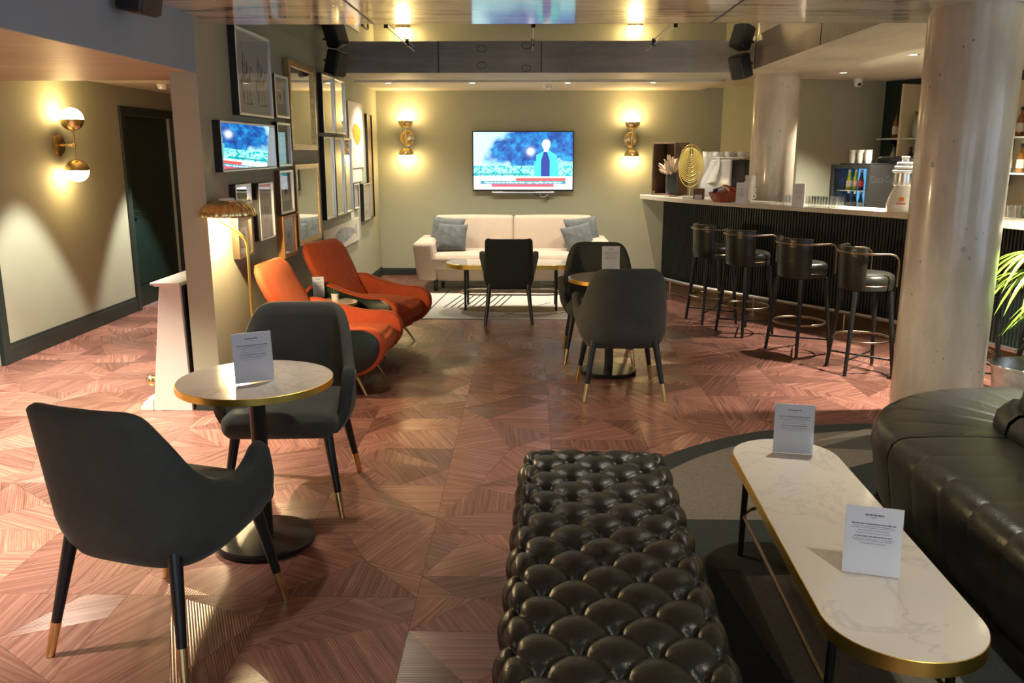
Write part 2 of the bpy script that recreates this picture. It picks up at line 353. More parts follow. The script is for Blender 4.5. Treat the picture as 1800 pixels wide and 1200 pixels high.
# ---- floor: 0.567 m vinyl squares, each cut into wood-grained facets
T = .567; GX, GY = -.43, 3.02
floor = sbox('floor', 'grout', -4.9, 6.7, -4.0, 12.9, -.12, -.005)
rf = random.Random(11); pieces = []
def shrink(poly, d):
    c = Vector((sum(p[0] for p in poly)/len(poly), sum(p[1] for p in poly)/len(poly))); out = []
    n = len(poly)
    for i in range(n):
        a, b, c2 = Vector(poly[i-1]), Vector(poly[i]), Vector(poly[(i+1) % n])
        e1 = (b-a).normalized(); e2 = (c2-b).normalized(); n1 = Vector((-e1.y, e1.x)); n2 = Vector((-e2.y, e2.x))
        k = 1+n1.dot(n2); k = max(k, .25); out.append(b+(n1+n2)*(d/k))
    return out
for i in range(-8, 13):
    for j in range(-13, 18):
        x0, y0 = GX+i*T, GY+j*T
        if x0 > 6.6 or x0 < -4.8 or y0 > 12.6 or y0 < -3.9: continue
        fr = [rf.choice((.3, .42, .58, .7)) for _ in range(4)]
        S = [(0, 0), (1, 0), (1, 1), (0, 1)]; E = [(fr[0], 0), (1, fr[1]), (fr[2], 1), (0, fr[3])]
        k = rf.randrange(4)
        if k == 0: P = [[S[0], E[0], E[3]], [E[0], S[1], E[1]], [E[1], S[2], E[2]], [E[2], S[3], E[3]], [E[0], E[1], E[3]], [E[1], E[2], E[3]]]
        elif k == 1: P = [[S[0], E[0], E[2], S[3]], [E[0], S[1], E[1]], [E[0], E[1], E[2]], [E[1], S[2], E[2]]]
        elif k == 2: c = (rf.uniform(.4, .6), rf.uniform(.4, .6)); P = [[S[0], S[1], c], [S[1], E[1], c], [E[1], S[2], E[2], c], [E[2], S[3], c], [S[3], S[0], c]]
        else: P = [[S[0], E[0], E[3]], [E[0], S[1], E[1], E[3]], [E[3], E[1], E[2]], [E[1], S[2], E[2]], [E[3], E[2], S[3]]]
        for p in P:
            q = [(x0+a*T, y0+b*T) for a, b in p]; pieces.append((q, rf.choice((0, 27, 63, 90, 117, 153))+rf.uniform(-4, 4), rf.uniform(.62, 1.22), rf.choice((.35, .6, 1., 1.))))
def facet_mesh(name, items):
    V = []; F = []; UV = []; CL = []
    for q, ang, tone, rib in items:
        p = shrink(q, .0007); n = len(p); o = len(V); V += [(a.x, a.y, 0.) for a in p]+[(a.x, a.y, -.005) for a in p]
        fs = [tuple(o+t for t in range(n))]+[(o+(t+1) % n, o+t, o+t+n, o+(t+1) % n+n) for t in range(n)]; F += fs
        ca, sa = math.cos(R_(ang)), math.sin(R_(ang)); off = hash((round(p[0].x, 3), round(p[0].y, 3))) % 997*.37
        for f in fs:
            for t in f: x, y = V[t][0], V[t][1]; UV += [x*ca+y*sa+off, -x*sa+y*ca+off*.3]; CL += [tone, tone, rib, 1.]
    me = bpy.data.meshes.new(name); me.from_pydata(V, [], F); me.materials.append(MT['floor'])
    me.uv_layers.new(name='UVMap').data.foreach_set('uv', UV); me.color_attributes.new('Col', 'FLOAT_COLOR', 'CORNER').data.foreach_set('color', CL)
    o = bpy.data.objects.new(name, me); COL.objects.link(o); o.parent = floor; return o
def fkey(it):
    cx = sum(p[0] for p in it[0])/len(it[0]); cy = sum(p[1] for p in it[0])/len(it[0])
    d = Vector((cx, cy, 0))-CAMP; wz = d.dot(_F)
    if wz < .5: return 99
    u = 900+F_PX*d.dot(_R)/wz; v = 600-F_PX*d.dot(_U)/wz
    hid = (1.6 < cx and cy < 4.6) or (-.06 < cx < .55 and cy < 3.4) or (cx > .8 and cy < 4.9) or (cx < -2.2 and cy > 6.9 and cx > -4 and u > 345)
    return d.length if (-20 < u < 1820 and v < 1215 and not hid) else 50+d.length
pieces.sort(key=fkey)
for it in pieces[:290]: facet_mesh('floor_facet', [it])
o = facet_mesh('floor_facets_far', pieces[290:]); o['kind'] = 'stuff'
# ---- walls
wl = sbox('wall_left', 'wall', XL-.17, XL, 5.45, 11.95, 0, 2.72)
sbox('wall_back', 'wall', XL, 2.57, D, D+.15, 0, 2.72)
def poly_wall(name, mat, P, z0, z1, th=.12):
    m = MB()
    for a, b in zip(P[:-1], P[1:]):
        a, b = Vector(a), Vector(b); e = (b-a).normalized(); n = Vector((e.y, -e.x))*-th
        m.prism([a, b, b+n, a+n], z0, z1)
    return struct(m.build(name, mat))
BA, BB = (4.36, 10.95), (6.5, 7.0)                      # the bar's dark rear wall
poly_wall('wall_bar_recess', 'wall', [(2.57, D), (3.22, 10.55), BA], 0, 2.62)
poly_wall('wall_bar_back', 'door', [BA, BB], 0, 2.62)
cw = sbox('wall_corridor_left', 'wall', -4.40, -4.24, 6.62, 9.10, 0, 2.36)
MB().box(-4.40, -4.24, 10.34, 12.0, 0, 2.36).build('wall_section', 'wall', cw)
MB().box(-4.40, -4.24, 9.10, 10.34, 2.06, 2.36).build('wall_section', 'wall', cw)
MB().box(-4.40, -4.24, -4, 5.6, 0, 2.36).build('wall_section', 'wall', cw)
MB().box(-4.40, -4.24, 5.6, 6.62, 2.06, 2.36).build('wall_section', 'wall', cw)
sbox('wall_corridor_end', 'wall', -4.24, XL-.17, 11.9, 12.0, 0, 2.36)
sbox('ceiling_corridor', 'plaster', -4.4, XL-.17, 6.1, 12.0, 2.35, 2.45)
sbox('ceiling_soffit_left', 'conc_soffit', -4.4, XL-.02, -4, 6.1, 2.17, 2.36)
sbox('wall_bulkhead', 'wall_cool', XL-.02, XL, -4, 5.45, 2.165, 2.72)
def door(name, y0, y1, label):
    fr = MB(); fr.box(-4.26, -4.215, y0, y0+.09, 0, 2.15).box(-4.26, -4.215, y1-.09, y1, 0, 2.15).box(-4.26, -4.215, y0+.09, y1-.09, 2.06, 2.15)
    d = struct(MB().box(-4.33, -4.29, y0+.09, y1-.09, .005, 2.06).build(name, 'door')); d['label'] = label
    fr.build('door_frame', 'base_dark', d, bevel=.006)
    for z0, z1 in ((.25, .95), (1.1, 1.9)): MB().box(-4.292, -4.285, y0+.22, y1-.22, z0, z1).build('door_panel', 'door', d, bevel=.004)
    MB().cyl((-4.285, y0+.16, 1.05), (-4.24, y0+.16, 1.05), .01).cyl((-4.245, y0+.16, 1.05), (-4.245, y0+.29, 1.05), .009).build('door_handle', 'bronze', d, smooth=40)
door('door_1', 9.02, 10.42, 'dark green corridor door in a dark painted frame'); door('door_2', 5.52, 6.70, 'dark corridor door at the end of the long skirting')
def base(name, P, h=.13, t=.018):
    m = MB()
    for a, b in zip(P[:-1], P[1:]):
        a, b = Vector(a), Vector(b); e = (b-a).normalized(); n = Vector((e.y, -e.x))
        m.prism([a, b, b+n*t, a+n*t], 0, h*.82); m.prism([a, b, b+n*t*.55, a+n*t*.55], h*.82, h)
    return struct(m.build(name, 'base_dark', bevel=.002))
base('baseboard_corridor', [(-4.24, 6.70), (-4.24, 9.02)], .16)
base('baseboard_left', [(XL-.17, 5.45), (XL, 5.45)], .12); base('baseboard_gallery', [(XL, 5.45), (XL, D)], .12); base('baseboard_back', [(XL, D), (2.57, D)], .10)
# right and rear walls of the lounge with its daylight windows (outside the picture)
wr = sbox('wall_right', 'wall', 6.5, 6.65, -4, 7.2, 0, .35); MB().box(6.5, 6.65, -4, 7.2, 2.35, 2.62).build('wall_section', 'wall', wr)
for y0, y1 in ((-4, -3.2), (-.2, .2), (3.2, 7.2)): MB().box(6.5, 6.65, y0, y1, .35, 2.35).build('wall_section', 'wall', wr)
wb = sbox('wall_rear', 'wall', -4.4, 6.65, -4.15, -4, 0, .35); MB().box(-4.4, 6.65, -4.15, -4, 2.1, 2.72).build('wall_section', 'wall', wb)
for x0, x1 in ((-4.4, -2.6), (-.3, .3), (3.0, 6.65)): MB().box(x0, x1, -4.15, -4, .35, 2.1).build('wall_section', 'wall', wb)
def win(name, a, b, z0, z1, ax):
    m = MB(); c = [(a, a+.06, z0, z1), (b-.06, b, z0, z1), (a, b, z0, z0+.06), (a, b, z1-.06, z1), ((a+b)/2-.03, (a+b)/2+.03, z0, z1)]
    for p, q, r, s in c: m.box(6.55, 6.6, p, q, r, s) if ax == 'x' else m.box(p, q, -4.1, -4.05, r, s)
    f = struct(m.build(name, 'base_dark')); g = MB(); g.box(6.573, 6.577, a, b, z0, z1) if ax == 'x' else g.box(a, b, -4.077, -4.073, z0, z1)
    g.build('pane', 'pane', f)
win('window_1', -3.2, -.2, .35, 2.35, 'x'); win('window_2', .2, 3.2, .35, 2.35, 'x'); win('window_3', -2.6, -.3, .35, 2.1, 'y'); win('window_4', .3, 3.0, .35, 2.1, 'y')
# ---- ceilings and beams
fs = sbox('ceiling_front_slab', 'conc_slab', XL, 3.13, -4, 5.855, ZB, 2.9)
for x in (-1.02, 1.16): MB().box(x, x+.014, -4, 5.855, ZB-.0015, ZB+.002).build('form_joint', 'base_dark', fs)
sbox('ceiling_mirror', 'mirror_ceiling', XL, 2.27, 5.855, 9.44, ZM, ZM+.02)
bk = sbox('ceiling_beam_back', 'conc_beam', XL, 2.27, 9.44, 10.36, ZB, 2.9)
sbox('ceiling_beam_right', 'conc_bar', 2.27, 3.13, 5.855, 12.35, ZB, 2.9)
for y in (7.05, 9.05): MB().box(2.266, 2.27, y, y+.006, ZB, ZM).build('form_joint', 'base_dark', bk)
sbox('ceiling_back', 'plaster', XL, 2.27, 10.38, D, 2.475, 2.56)
sbox('ceiling_bar', 'plaster', 3.13, 6.7, -4, 12.4, 2.52, 2.62)
for x in (-.97, .02+.1): MB().box(x, x+.012, 9.437, 9.44, ZB, ZM).build('form_joint', 'base_dark', bk)
for u, v in ((847, 115), (925, 120)):
    p = py(u, v, 9.44); pts = [(p.x+.05*math.cos(a*.524), 9.438, p.z+.035*math.sin(a*.524)) for a in range(12)]; MB().tube(pts, .003, 6, closed=True).build('form_tie_mark', 'base_dark', bk)
# ---- columns
def column(x, y, r, label, h=ZB):
    c = thing('concrete_column', label, 'column', (x, y, 0)); pr = [(r, 0), (r, .8), (r, 1.6), (r, h-.03), (r-.012, h-.028), (r-.012, h)]
    MB().lathe(pr, n=64).build('shaft', 'conc_col', c, smooth=30)
    for k in range(14):
        a, z, q = random.uniform(math.pi, 1.75*math.pi), random.uniform(.3, 2.4), random.uniform(.006, .016)
        p = Vector((math.cos(a)*(r+.0008), math.sin(a)*(r+.0008), z)); t = Vector((-math.sin(a), math.cos(a), 0)); u = Vector((0, 0, 1)); n = Vector((math.cos(a), math.sin(a), 0))
        m = MB(); m.add([p+t*q*math.cos(g*.785)+u*q*1.2*math.sin(g*.785)-n*.0006*0 for g in range(8)], [tuple(range(8))]); m.build('pit_mark', 'conc_beam', c)
    return c
column(2.60, 5.30, .262, 'thick round concrete column standing behind the black curved leather seat')
column(2.70, 9.75, .240, 'round concrete column rising from behind the bar counter')
# ---- rods on the mirror ceiling
for x in (-1.12, .03, 1.13):
    r_ = thing('ceiling_rod', 'thin steel rod with black end fixings under the mirror ceiling', 'rod', (x, 0, ZM-.02), 0, 'rods under the mirror ceiling')
    MB().cyl((0, 7.0, 0), (0, 8.7, 0), .004, n=6).build('rod', 'steel', r_)
    for y in (7.0, 8.2): MB().cyl((0, y, .02), (0, y, -.012), .016, n=12).build('fixing', 'black_metal', r_)
# ---- downlights
def downlight(p, power, label, group, size=75, color=WHITE, blend=.7):
    t = thing('downlight', label, 'downlight', p, 0, group)
    MB().lathe([(.036, -.002), (.05, -.006), (.052, 0)], n=24, caps=False).build('trim_ring', 'steel', t, smooth=40)
    MB().lathe([(.0001, -.0025), (.036, -.0025)], n=24, caps=False).build('lens', 'led', t)
    spot(t, (0, 0, -.02), power, size, blend, color)
for x in (-1.66, -.67, .45, 1.45): downlight((x, 10.45, 2.475), 66, 'small recessed downlight in the ceiling strip above the sofa', 'downlights above the sofa', 120, blend=1.)
downlight((3.40, 9.72, 2.52), 150, 'recessed downlight beside the white dome camera', None, 95); downlight((3.37, 7.93, 2.52), 260, 'recessed downlight in the bar ceiling next to the concrete beam', 'downlights over the bar', 95)
for p in ((3.28, 5.6, 2.52), (4.6, 8.6, 2.52), (4.9, 6.6, 2.52)): downlight(p, 460 if p[1] < 6 else 220, 'recessed downlight in the bar ceiling next to the concrete beam', 'downlights over the bar', 95)
downlight((-2.6, 4.17, 2.17), 300, 'recessed downlight in the concrete soffit by the corridor', 'soffit downlights', 88)
downlight((-3.4, 5.4, 2.17), 360, 'recessed downlight in the concrete soffit by the corridor', 'soffit downlights', 92)
downlight((-2.9, 2.4, 2.17), 290, 'recessed downlight in the concrete soffit by the corridor', 'soffit downlights', 84)
for y in (7.05, 9.15): downlight((-3.62, y, 2.35), 190, 'recessed downlight in the corridor ceiling near the wall', 'corridor downlights', 62, (1, .95, .85), .35)
for p, e in (((-.9, 4.4, ZB), 34), ((1.5, 4.2, ZB), 50), ((-1.2, 1.0, ZB), 22), ((1.5, 1.2, ZB), 40)): downlight(p, e, 'added out-of-view downlight in the sealed concrete slab', 'added slab downlights', 100)  # unseen lamps added to light the furniture close to the camera
# ================================================================== seating
def u_path(s, w_, yb, db, arm, e):
    sg = 1 if s >= 0 else -1; s = abs(s)
    if s <= .6:
        a = s/.6*math.pi/2; return sg*w_*math.sin(a)**e, yb-db*math.cos(a)**e
    return sg*w_, yb+(s-.6)/.4*arm
def shell(tab, w_, yb, db, arm, e, zb, th, lean, flare, nx=.10, ns=72, nt=12):
    """upholstered wrap-round back: outer and inner skin with a rolled rim"""
    S = [-1+2*i/ns for i in range(ns+1)]; ring = []
    for s in S:
        h = interp(tab, abs(s)); zb_ = zb+.03*max(0, (abs(s)-.6)/.4)
        e2 = 1e-3; x1, y1 = u_path(max(-1, s-e2), w_, yb, db, arm, e); x2, y2 = u_path(min(1, s+e2), w_, yb, db, arm, e)
        tx, ty = x2-x1, y2-y1; L = math.hypot(tx, ty) or 1; nx_, ny_ = ty/L, -tx/L
        x, y = u_path(s, w_, yb, db, arm, e); back = max(0., 1-(abs(s)/.62)**3)
        armf = min(1, max(0, (abs(s)-.5)/.3))
        def pt(z, off):
            k = (z-zb_)/.5; q = off-.055*max(0, 1-(z-zb_)/.13)**2
            px_, py_ = x+nx_*q, y+ny_*q
            kk = max(0, (z-.42)/.43); px_ *= 1-nx*kk*(1-armf); py_ -= lean*kk*(1-armf*.6); px_ += math.copysign(flare*armf*max(0, min(1, (z-.40)/.22)), s)
            return (px_, py_, z)
        P = [pt(zb_, -th*.5)]
        for i in range(nt+1): P.append(pt(zb_+.004+(h-.02-zb_)*i/nt, 0))
        P += [pt(h-.006, -th*.18), pt(h, -th*.5), pt(h-.006, -th*.82)]
        for i in range(nt, -1, -1): P.append(pt(zb_+.004+(h-.02-zb_)*i/nt, -th))
        ring.append(P)
    m = MB().grid(ring, cv=True)
    n = len(ring[0]); m.F.append(tuple(range(n))); m.F.append(tuple(range(ns*n, (ns+1)*n))[::-1]); return m
def legs(root, spec, z1, r1, r0, mat, tip=None, tipmat='brass'):
    for (xt, yt), (xb, yb) in spec:
        k = tip or 0; f = k/z1; xm, ym = xb+(xt-xb)*f, yb+(yt-yb)*f; rm = r0+(r1-r0)*f
        l = MB().cyl((xm, ym, k), (xt, yt, z1), rm, r1, 14).build('leg', mat, root, smooth=40)
        if tip: MB().cyl((xb, yb, 0), (xm, ym, k), r0+.0012, rm+.0012, 14).build('brass_tip', tipmat, l, smooth=40)
def tub_chair(label, loc, rz, group='grey velvet tub chairs'):
    t = thing('tub_chair', label, 'chair', loc, rz, group); t.scale = (1.05, 1.03, 1.065)
    tab = [(0, .875), (.2, .872), (.32, .845), (.42, .765), (.5, .67), (.58, .60), (.66, .578), (.75, .60), (.84, .645), (.9, .66), (.95, .64), (1, .55)]
    shell(tab, .295, .0, .27, .20, .62, .335, .055, .085, .03).build('backrest_shell', 'velvet', t, smooth=1)
    MB().rbox((0, .045, .425), (.50, .53, .115), .05, 5, .012, 4).build('seat', 'velvet', t, smooth=1)
    legs(t, [((sx*.20, sy), (sx*.265, sy2)) for sx in (-1, 1) for sy, sy2 in ((-.20, -.285), (.22, .285))], .40, .024, .013, 'black', .115)
    return t
c1 = tub_chair('dark grey velvet tub chair turned away at the round table by the mantelpiece', (-1.29, 2.80, 0), -17)
dup(c1, (-1.17, 4.03, 0), 183, 'dark grey velvet tub chair facing out between the round marble table and the floor lamp')
dup(c1, (.66, 5.985, 0), 1.5, 'dark grey velvet tub chair facing the cream sofa across a round table')
dup(c1, (.585, 7.035, 0), 178, 'dark grey velvet tub chair with its back to the cream sofa at a round table')
# square-backed armchair before the sofa
t = thing('dark_armchair', 'square-backed dark armchair with tapered wooden legs facing the oval sofa table', 'chair', (-.20, 8.64, 0), 1)
shell([(0, .85), (.3, .85), (.455, .845), (.50, .72), (.56, .70), (.75, .69), (.92, .68), (1, .62)], .255, .0, .24, .27, .34, .335, .06, .05, .05, .06, 96).build('backrest_shell', 'velvet_dark', t, smooth=1)
MB().rbox((0, .06, .42), (.46, .52, .13), .045, 4, .01, 3).build('seat', 'velvet_dark', t, smooth=1)
legs(t, [((sx*.19, sy), (sx*.235, sy2)) for sx in (-1, 1) for sy, sy2 in ((-.19, -.29), (.24, .29))], .40, .024, .015, 'black')
# ---- rust armchairs
def ladychair(label, loc, rz, group):
    t = thing('lounge_armchair', label, 'armchair', loc, rz, group)
    pr = smooth_path([(-.40, .54), (-.22, .60), (-.02, .545), (.20, .505), (.36, .50), (.455, .43), (.45, .30), (.33, .185), (.10, .14), (-.15, .15), (-.34, .20), (-.42, .34)], 5, True)
    cx = sum(p.x for p in pr)/len(pr); cz = sum(p.y for p in pr)/len(pr)
    for sd in (-1, 1):
        G = []
        for k, (f, yy) in enumerate(((.95, .285), (.985, .292), (1, .305), (1, .352), (.985, .367), (.955, .373))): G.append([(cx+(p.x-cx)*f, sd*yy, cz+(p.y-cz)*f) for p in pr])
        m = MB().grid(G, cv=True); n = len(pr); m.F.append(tuple(range(n))); m.F.append(tuple(range(5*n, 6*n)))
        a = m.build('arm', 'orange', t, smooth=45)
        G = [[(cx+(p.x-cx)*f, sd*yy, cz+.0+(p.y-cz)*f*1.0) for p in pr] for f, yy in ((.915, .372), (.915, .378), (.895, .382))]
        m = MB().grid(G, cv=True); m.F.append(tuple(range(2*n, 3*n))); m.build('side_panel', 'side_leather', a, smooth=45)
    # inclined back slab, waisted
    G = []
    for i in range(13):
        k = i/12; z = .30+.62*k; xx = -.10-.34*k-.02*math.sin(k*3); hw = .285+.055*min(1, max(0, (k-.3)/.3))
        rr = .062-.02*k; hw2 = hw-(.0 if k < .8 else (k-.8)**2*2.0)
        row = []
        for j in range(24):
            a = 2*math.pi*j/24; c, s_ = math.cos(a), math.sin(a)
            row.append((xx+math.copysign(abs(c)**.75, c)*rr*(1 if i not in (0, 12) else .55), math.copysign(abs(s_)**.32, s_)*hw2, z+(.0 if i != 12 else -.004)))
        G.append(row)
    m = MB().grid(G, cv=True); m.F.append(tuple(range(24))); m.F.append(tuple(range(12*24, 13*24))); m.build('backrest', 'orange', t, smooth=50)
    MB().rbox((.08, 0, .335), (.68, .575, .17), .075, 5, .03, 4).build('seat', 'orange', t, smooth=1)
    MB().rbox((.0, 0, .215), (.66, .57, .12), .05, 3).build('seat_base', 'orange', t, smooth=1)
    legs(t, [((sx*.2, sy*.24), (sx*.31, sy*.30)) for sx in (-1, 1) for sy in (-1, 1)], .19, .013, .008, 'brass')
    return t
l1 = ladychair('rust orange velvet armchair with dark leather sides between the floor lamp and the tub chair', (-1.44, 6.10, 0), -2, 'rust velvet armchairs')
dup(l1, (-1.42, 7.40, 0), -17, 'rust orange velvet armchair with dark leather sides under the gold-framed mirrors, nearer the cream sofa')
# ---- sofa
t = thing('sofa', 'long cream fabric sofa below the television', 'sofa', (-.20, 10.80, .0085)); W = 1.16
MB().rbox((0, .05, .20), (2*W-.30, .92, .16), .03, 3).build('base', 'sofa', t, smooth=1)
for k in (-1, 1): MB().rbox((k*W*.445, -.11, .36), (W*.89-.005, .84, .18), .06, 5, .02, 4).build('seat_cushion', 'sofa', t, smooth=1)
MB().rbox((0, .50, .45), (2*W-.36, .16, .66), .04, 3).build('back_frame', 'sofa', t, smooth=1)
for k in (-1, 1):
    G = MB().rbox((k*.512, .34, .64), (1.012, .22, .44), .032, 4, .012, 4); G.V = [(x, y+(z-.42)*.25, z) for x, y, z in G.V]; G.build('back_cushion', 'sofa', t, smooth=1)
    a = MB().rbox((k*(W-.10), .0, .37), (.24, 1.06, .46), .045, 4, .012, 4); a.V = [(x+k*(z-.37)*.12, y, z-(.0 if y < .2 else 0)) for x, y, z in a.V]; a.build('arm', 'sofa', t, smooth=1)
    for y in (-.42, .46): MB().cyl((k*(W-.22), y, 0), (k*(W-.22), y, .13), .022, .03, 12).build('leg', 'black', t)
def cushion(label, loc, rot, s=.42):
    m = MB(); n = 16; V = []; F = []
    for sd in (1, -1):
        G = []
        for i in range(n+1):
            row = []
            for j in range(n+1):
                a, b = 2*i/n-1, 2*j/n-1; e = (1-a**4)*(1-b**4); h = sd*.075*max(0, e)**.5
                k = 1-.07*(1-b*b)*abs(a)-.0; k2 = 1-.07*(1-a*a)*abs(b); h += .006*math.sin(7*a+3*b)*math.sin(5*b)*e
                row.append((a*s/2*k, h, b*s/2*k2))
            G.append(row)
        m.grid(G)
    o = m.build('cushion', 'cushion', None, smooth=1); o.location = loc; o.rotation_euler = [R_(q) for q in rot]; return tag(o, label, 'cushion', 'grey velvet sofa cushions')
cushion('grey cushion behind a smaller one at the sofa arm near the gallery wall', (-1.05, 10.93, .66), (-22, 4, -14), .44)
cushion('smaller grey cushion in front of another at the sofa arm near the gallery wall', (-.96, 10.69, .63), (-26, 2, -4), .38)
cushion('grey cushion behind a smaller one at the sofa arm near the bar', (.69, 10.93, .66), (-22, -6, 14), .44)
cushion('smaller grey cushion in front of another at the sofa arm near the bar', (.62, 10.69, .62), (-28, -12, 10), .38)
# ---- Chesterfield bench
def bench():
    t = thing('tufted_bench', 'long black leather bench with deep diamond buttoning', 'bench', (.235, 2.08, .0105), -2)
    hx, hy, z0, z1, r = .315, 1.44, .14, .44, .085; aX, aY = .20, .195; zt = z1
    def tuft(x, y):
        p, q = x/aX+y/aY, x/aX-y/aY
        dp, dq = p-round(p), q-round(q)
        return (abs(math.sin(math.pi*p))*abs(math.sin(math.pi*q)))**.36, math.exp(-(dp*dp+dq*dq)/.022)
    nx, ny, nz = 84, 330, 30; idx = {}; V = []; F = []
    def vid(i, j, k):
        key = (i, j, k)
        if key in idx: return idx[key]
        x = -hx+2*hx*i/nx; y = -hy+2*hy*j/ny; z = z0+(z1-z0)*k/nz
        I = Vector((max(-hx+r, min(hx-r, x)), max(-hy+r, min(hy-r, y)), min(z1-r, z))); d = Vector((x, y, z))-I
        if d.length > 1e-9: nrm = d.normalized(); p = I+nrm*r*(1 if True else 0)
        else: nrm = Vector((0, 0, 0)); p = I
        L = max(abs(d.x), abs(d.y), abs(d.z))
        if d.length > 1e-9: p = I+nrm*min(r, d.length if L < r-1e-6 else r)
        drop = zt-p.z
        ax_, ay_ = abs(nrm.x), abs(nrm.y); tx = x+math.copysign(drop*(ax_ > ay_+1e-4)*1., x); ty = y+math.copysign(drop*(ay_ >= ax_+1e-4)*(ay_ > .02), y)
        h, g = tuft(tx, ty); fade = min(1, max(0, (p.z-z0)/.08)); p = p+nrm*(-.026+.034*h-.022*g)*fade
        idx[key] = len(V); V.append(tuple(p)); return idx[key]
    for i in range(nx):
        for j in range(ny): F.append((vid(i, j, nz), vid(i+1, j, nz), vid(i+1, j+1, nz), vid(i, j+1, nz)))
    for k in range(nz):
        for j in range(ny):
            F.append((vid(0, j, k), vid(0, j, k+1), vid(0, j+1, k+1), vid(0, j+1, k))); F.append((vid(nx, j, k), vid(nx, j+1, k), vid(nx, j+1, k+1), vid(nx, j, k+1)))
        for i in range(nx):
            F.append((vid(i, 0, k), vid(i+1, 0, k), vid(i+1, 0, k+1), vid(i, 0, k+1))); F.append((vid(i, ny, k), vid(i, ny, k+1), vid(i+1, ny, k+1), vid(i+1, ny, k)))
    m = MB(); m.V = V; m.F = F; m.build('tufted_seat', 'leather', t, smooth=1)
    bt = None
    for a in range(-3, 4):
        for b in range(-16, 17):
            if (a+b) % 2: continue
            x, y = a*aX/2, b*aY/2
            if abs(x) > hx-.07 or abs(y) > hy-.07: continue
            if bt is None: bt = MB().lathe([(.011, -.004), (.0095, .002), (.006, .005), (.0005, .006)], n=12).build('button', 'leather', t, smooth=1); bt.location = (x, y, z1-.046)
            else: share(bt, t, (x, y, z1-.046))
    MB().box(-.25, .25, -1.40, 1.40, .10, .16).build('plinth', 'black', t, bevel=.004)
    for sx in (-1, 1):
        for y in (-1.3, 0, 1.3): MB().cyl((sx*.21, y, 0), (sx*.21, y, .11), .018, .024, 12).build('foot', 'black', t)
bench()
# ---- curved leather banquette
def banquette():
    t = thing('banquette', 'large black leather banquette with a rounded end, radial seams and a central bolster back', 'sofa', (2.50, 3.64, .0105))
    RO, RI, ZT, ZL = .90, .36, .45, .04
    def prof(k):  # seat section from the outer bottom over the rounded edge to the inner edge: (inset from outer edge, z)
        return k
    sec = [(.07, ZL), (.035, .12), (.015, .25), (.0, .34), (.004, .385), (.02, .42), (.05, .442), (.09, .45)]+[(.09+(RO-RI-.09)*i/6, .45+.006*math.sin(i/6*math.pi)) for i in range(1, 7)]+[(RO-RI+.01, .40)]
    # rounded end: one padded wedge after another from the seam round to the far side
    a0, a1, nw = 180., -20., 12
    for k in range(nw):
        A, B = a0+(a1-a0)*k/nw, a0+(a1-a0)*(k+1)/nw; G = []
        for i in range(9):
            f = i/8; a = R_(A+(B-A)*f); dip = .004*(abs(2*f-1)**10); row = []
            for q, z in sec: r = RO-q-dip*(z < .44); row.append((r*math.cos(a), r*math.sin(a), z-dip*(z > .4)))
            G.append(row)
        m = MB().grid(G); m.build('seat_wedge', 'leather_seat', t, smooth=50)
    # straight run toward the camera
    ws = .235
    for k in range(9):
        y1 = -.012-k*ws; y0 = y1-ws; G = []
        for i in range(9):
            f = i/8; dip = .0035*(abs(2*f-1)**10); y = y0+(y1-y0)*f; G.append([(-RO+q+dip*(z < .44), y, z-dip*(z > .4)) for q, z in sec])
        m = MB().grid(G)
        if k == 0: n = len(sec); m.F.append(tuple(range(8*n, 9*n)))
        m.build('seat_panel', 'leather_seat', t, smooth=50)
    # bolster at the foot of the back and the back itself
    G = []; sec2 = [(.02, .42), (.0, .46), (.01, .51), (.05, .545), (.10, .545), (.13, .52)]
    for k in range(25):
        a = R_(180-200*k/24); G.append([((RI+.03-q)*math.cos(a), (RI+.03-q)*math.sin(a), z+.006*math.cos(k*3.14159)) for q, z in sec2])
    MB().grid(G).build('bolster', 'leather', t, smooth=1)
    MB().lathe([(.30, .30), (.30, .52), (.26, .80), (.22, 1.0), (.18, 1.03), (.001, 1.04)], n=40).build('hub_back', 'leather_seat', t, smooth=40)
    MB().grid([[(-RI-.03+q, y, z) for q, z in sec2] for y in (-.02, -1., -2.1)]).build('bolster', 'leather', t, smooth=1)
    MB().prism([(-.26, .30), (-.26, .50), (-.20, .80), (-.14, .92), (.1, .92), (.1, .30)], -2.1, -.30, 'y').build('straight_back', 'leather_seat', t, bevel=.02)
    m = MB(); m.prism([(-.80, -2.1), (-.80, 0), *[(.80*math.cos(R_(180-10*i)), .80*math.sin(R_(180-10*i))) for i in range(1, 20)], (0.1, -.3), (.1, -2.1)], 0, .07); m.build('plinth', 'black', t)
banquette()
# ================================================================== tables
def stadium(L, Wd, n=20, k=1.):
    r = Wd/2*k; h = L/2-Wd/2
    return [(r*math.cos(math.pi*i/n), h+r*math.sin(math.pi*i/n)) for i in range(n+1)]+[(-r*math.cos(math.pi*i/n), -h-r*math.sin(math.pi*i/n)) for i in range(n+1)]
def round_table(label, loc):
    t = thing('round_table', label, 'table', loc, 0, 'round marble tables')
    MB().lathe([(.322, .724), (.322, .7505)], n=64).build('marble_top', 'marble', t, smooth=30)
    MB().lathe([(.322, .722), (.3255, .722), (.3255, .7495), (.322, .7505)], n=64, caps=False).build('brass_edge', 'brass_bright', t, smooth=30)
    MB().lathe([(.10, .712), (.10, .722)], n=32).build('mount_plate', 'black', t)
    MB().cyl((0, 0, .02), (0, 0, .715), .034, n=28).build('pole', 'black', t, smooth=40)
    MB().lathe([(.212, 0), (.215, .006), (.215, .022), (.208, .03), (.05, .036), (.04, .036)], n=64).build('base_plate', 'black', t, smooth=30); return t
t1 = round_table('round marble bistro table with brass edge beside the white mantelpiece', (-1.165, 3.50, 0))
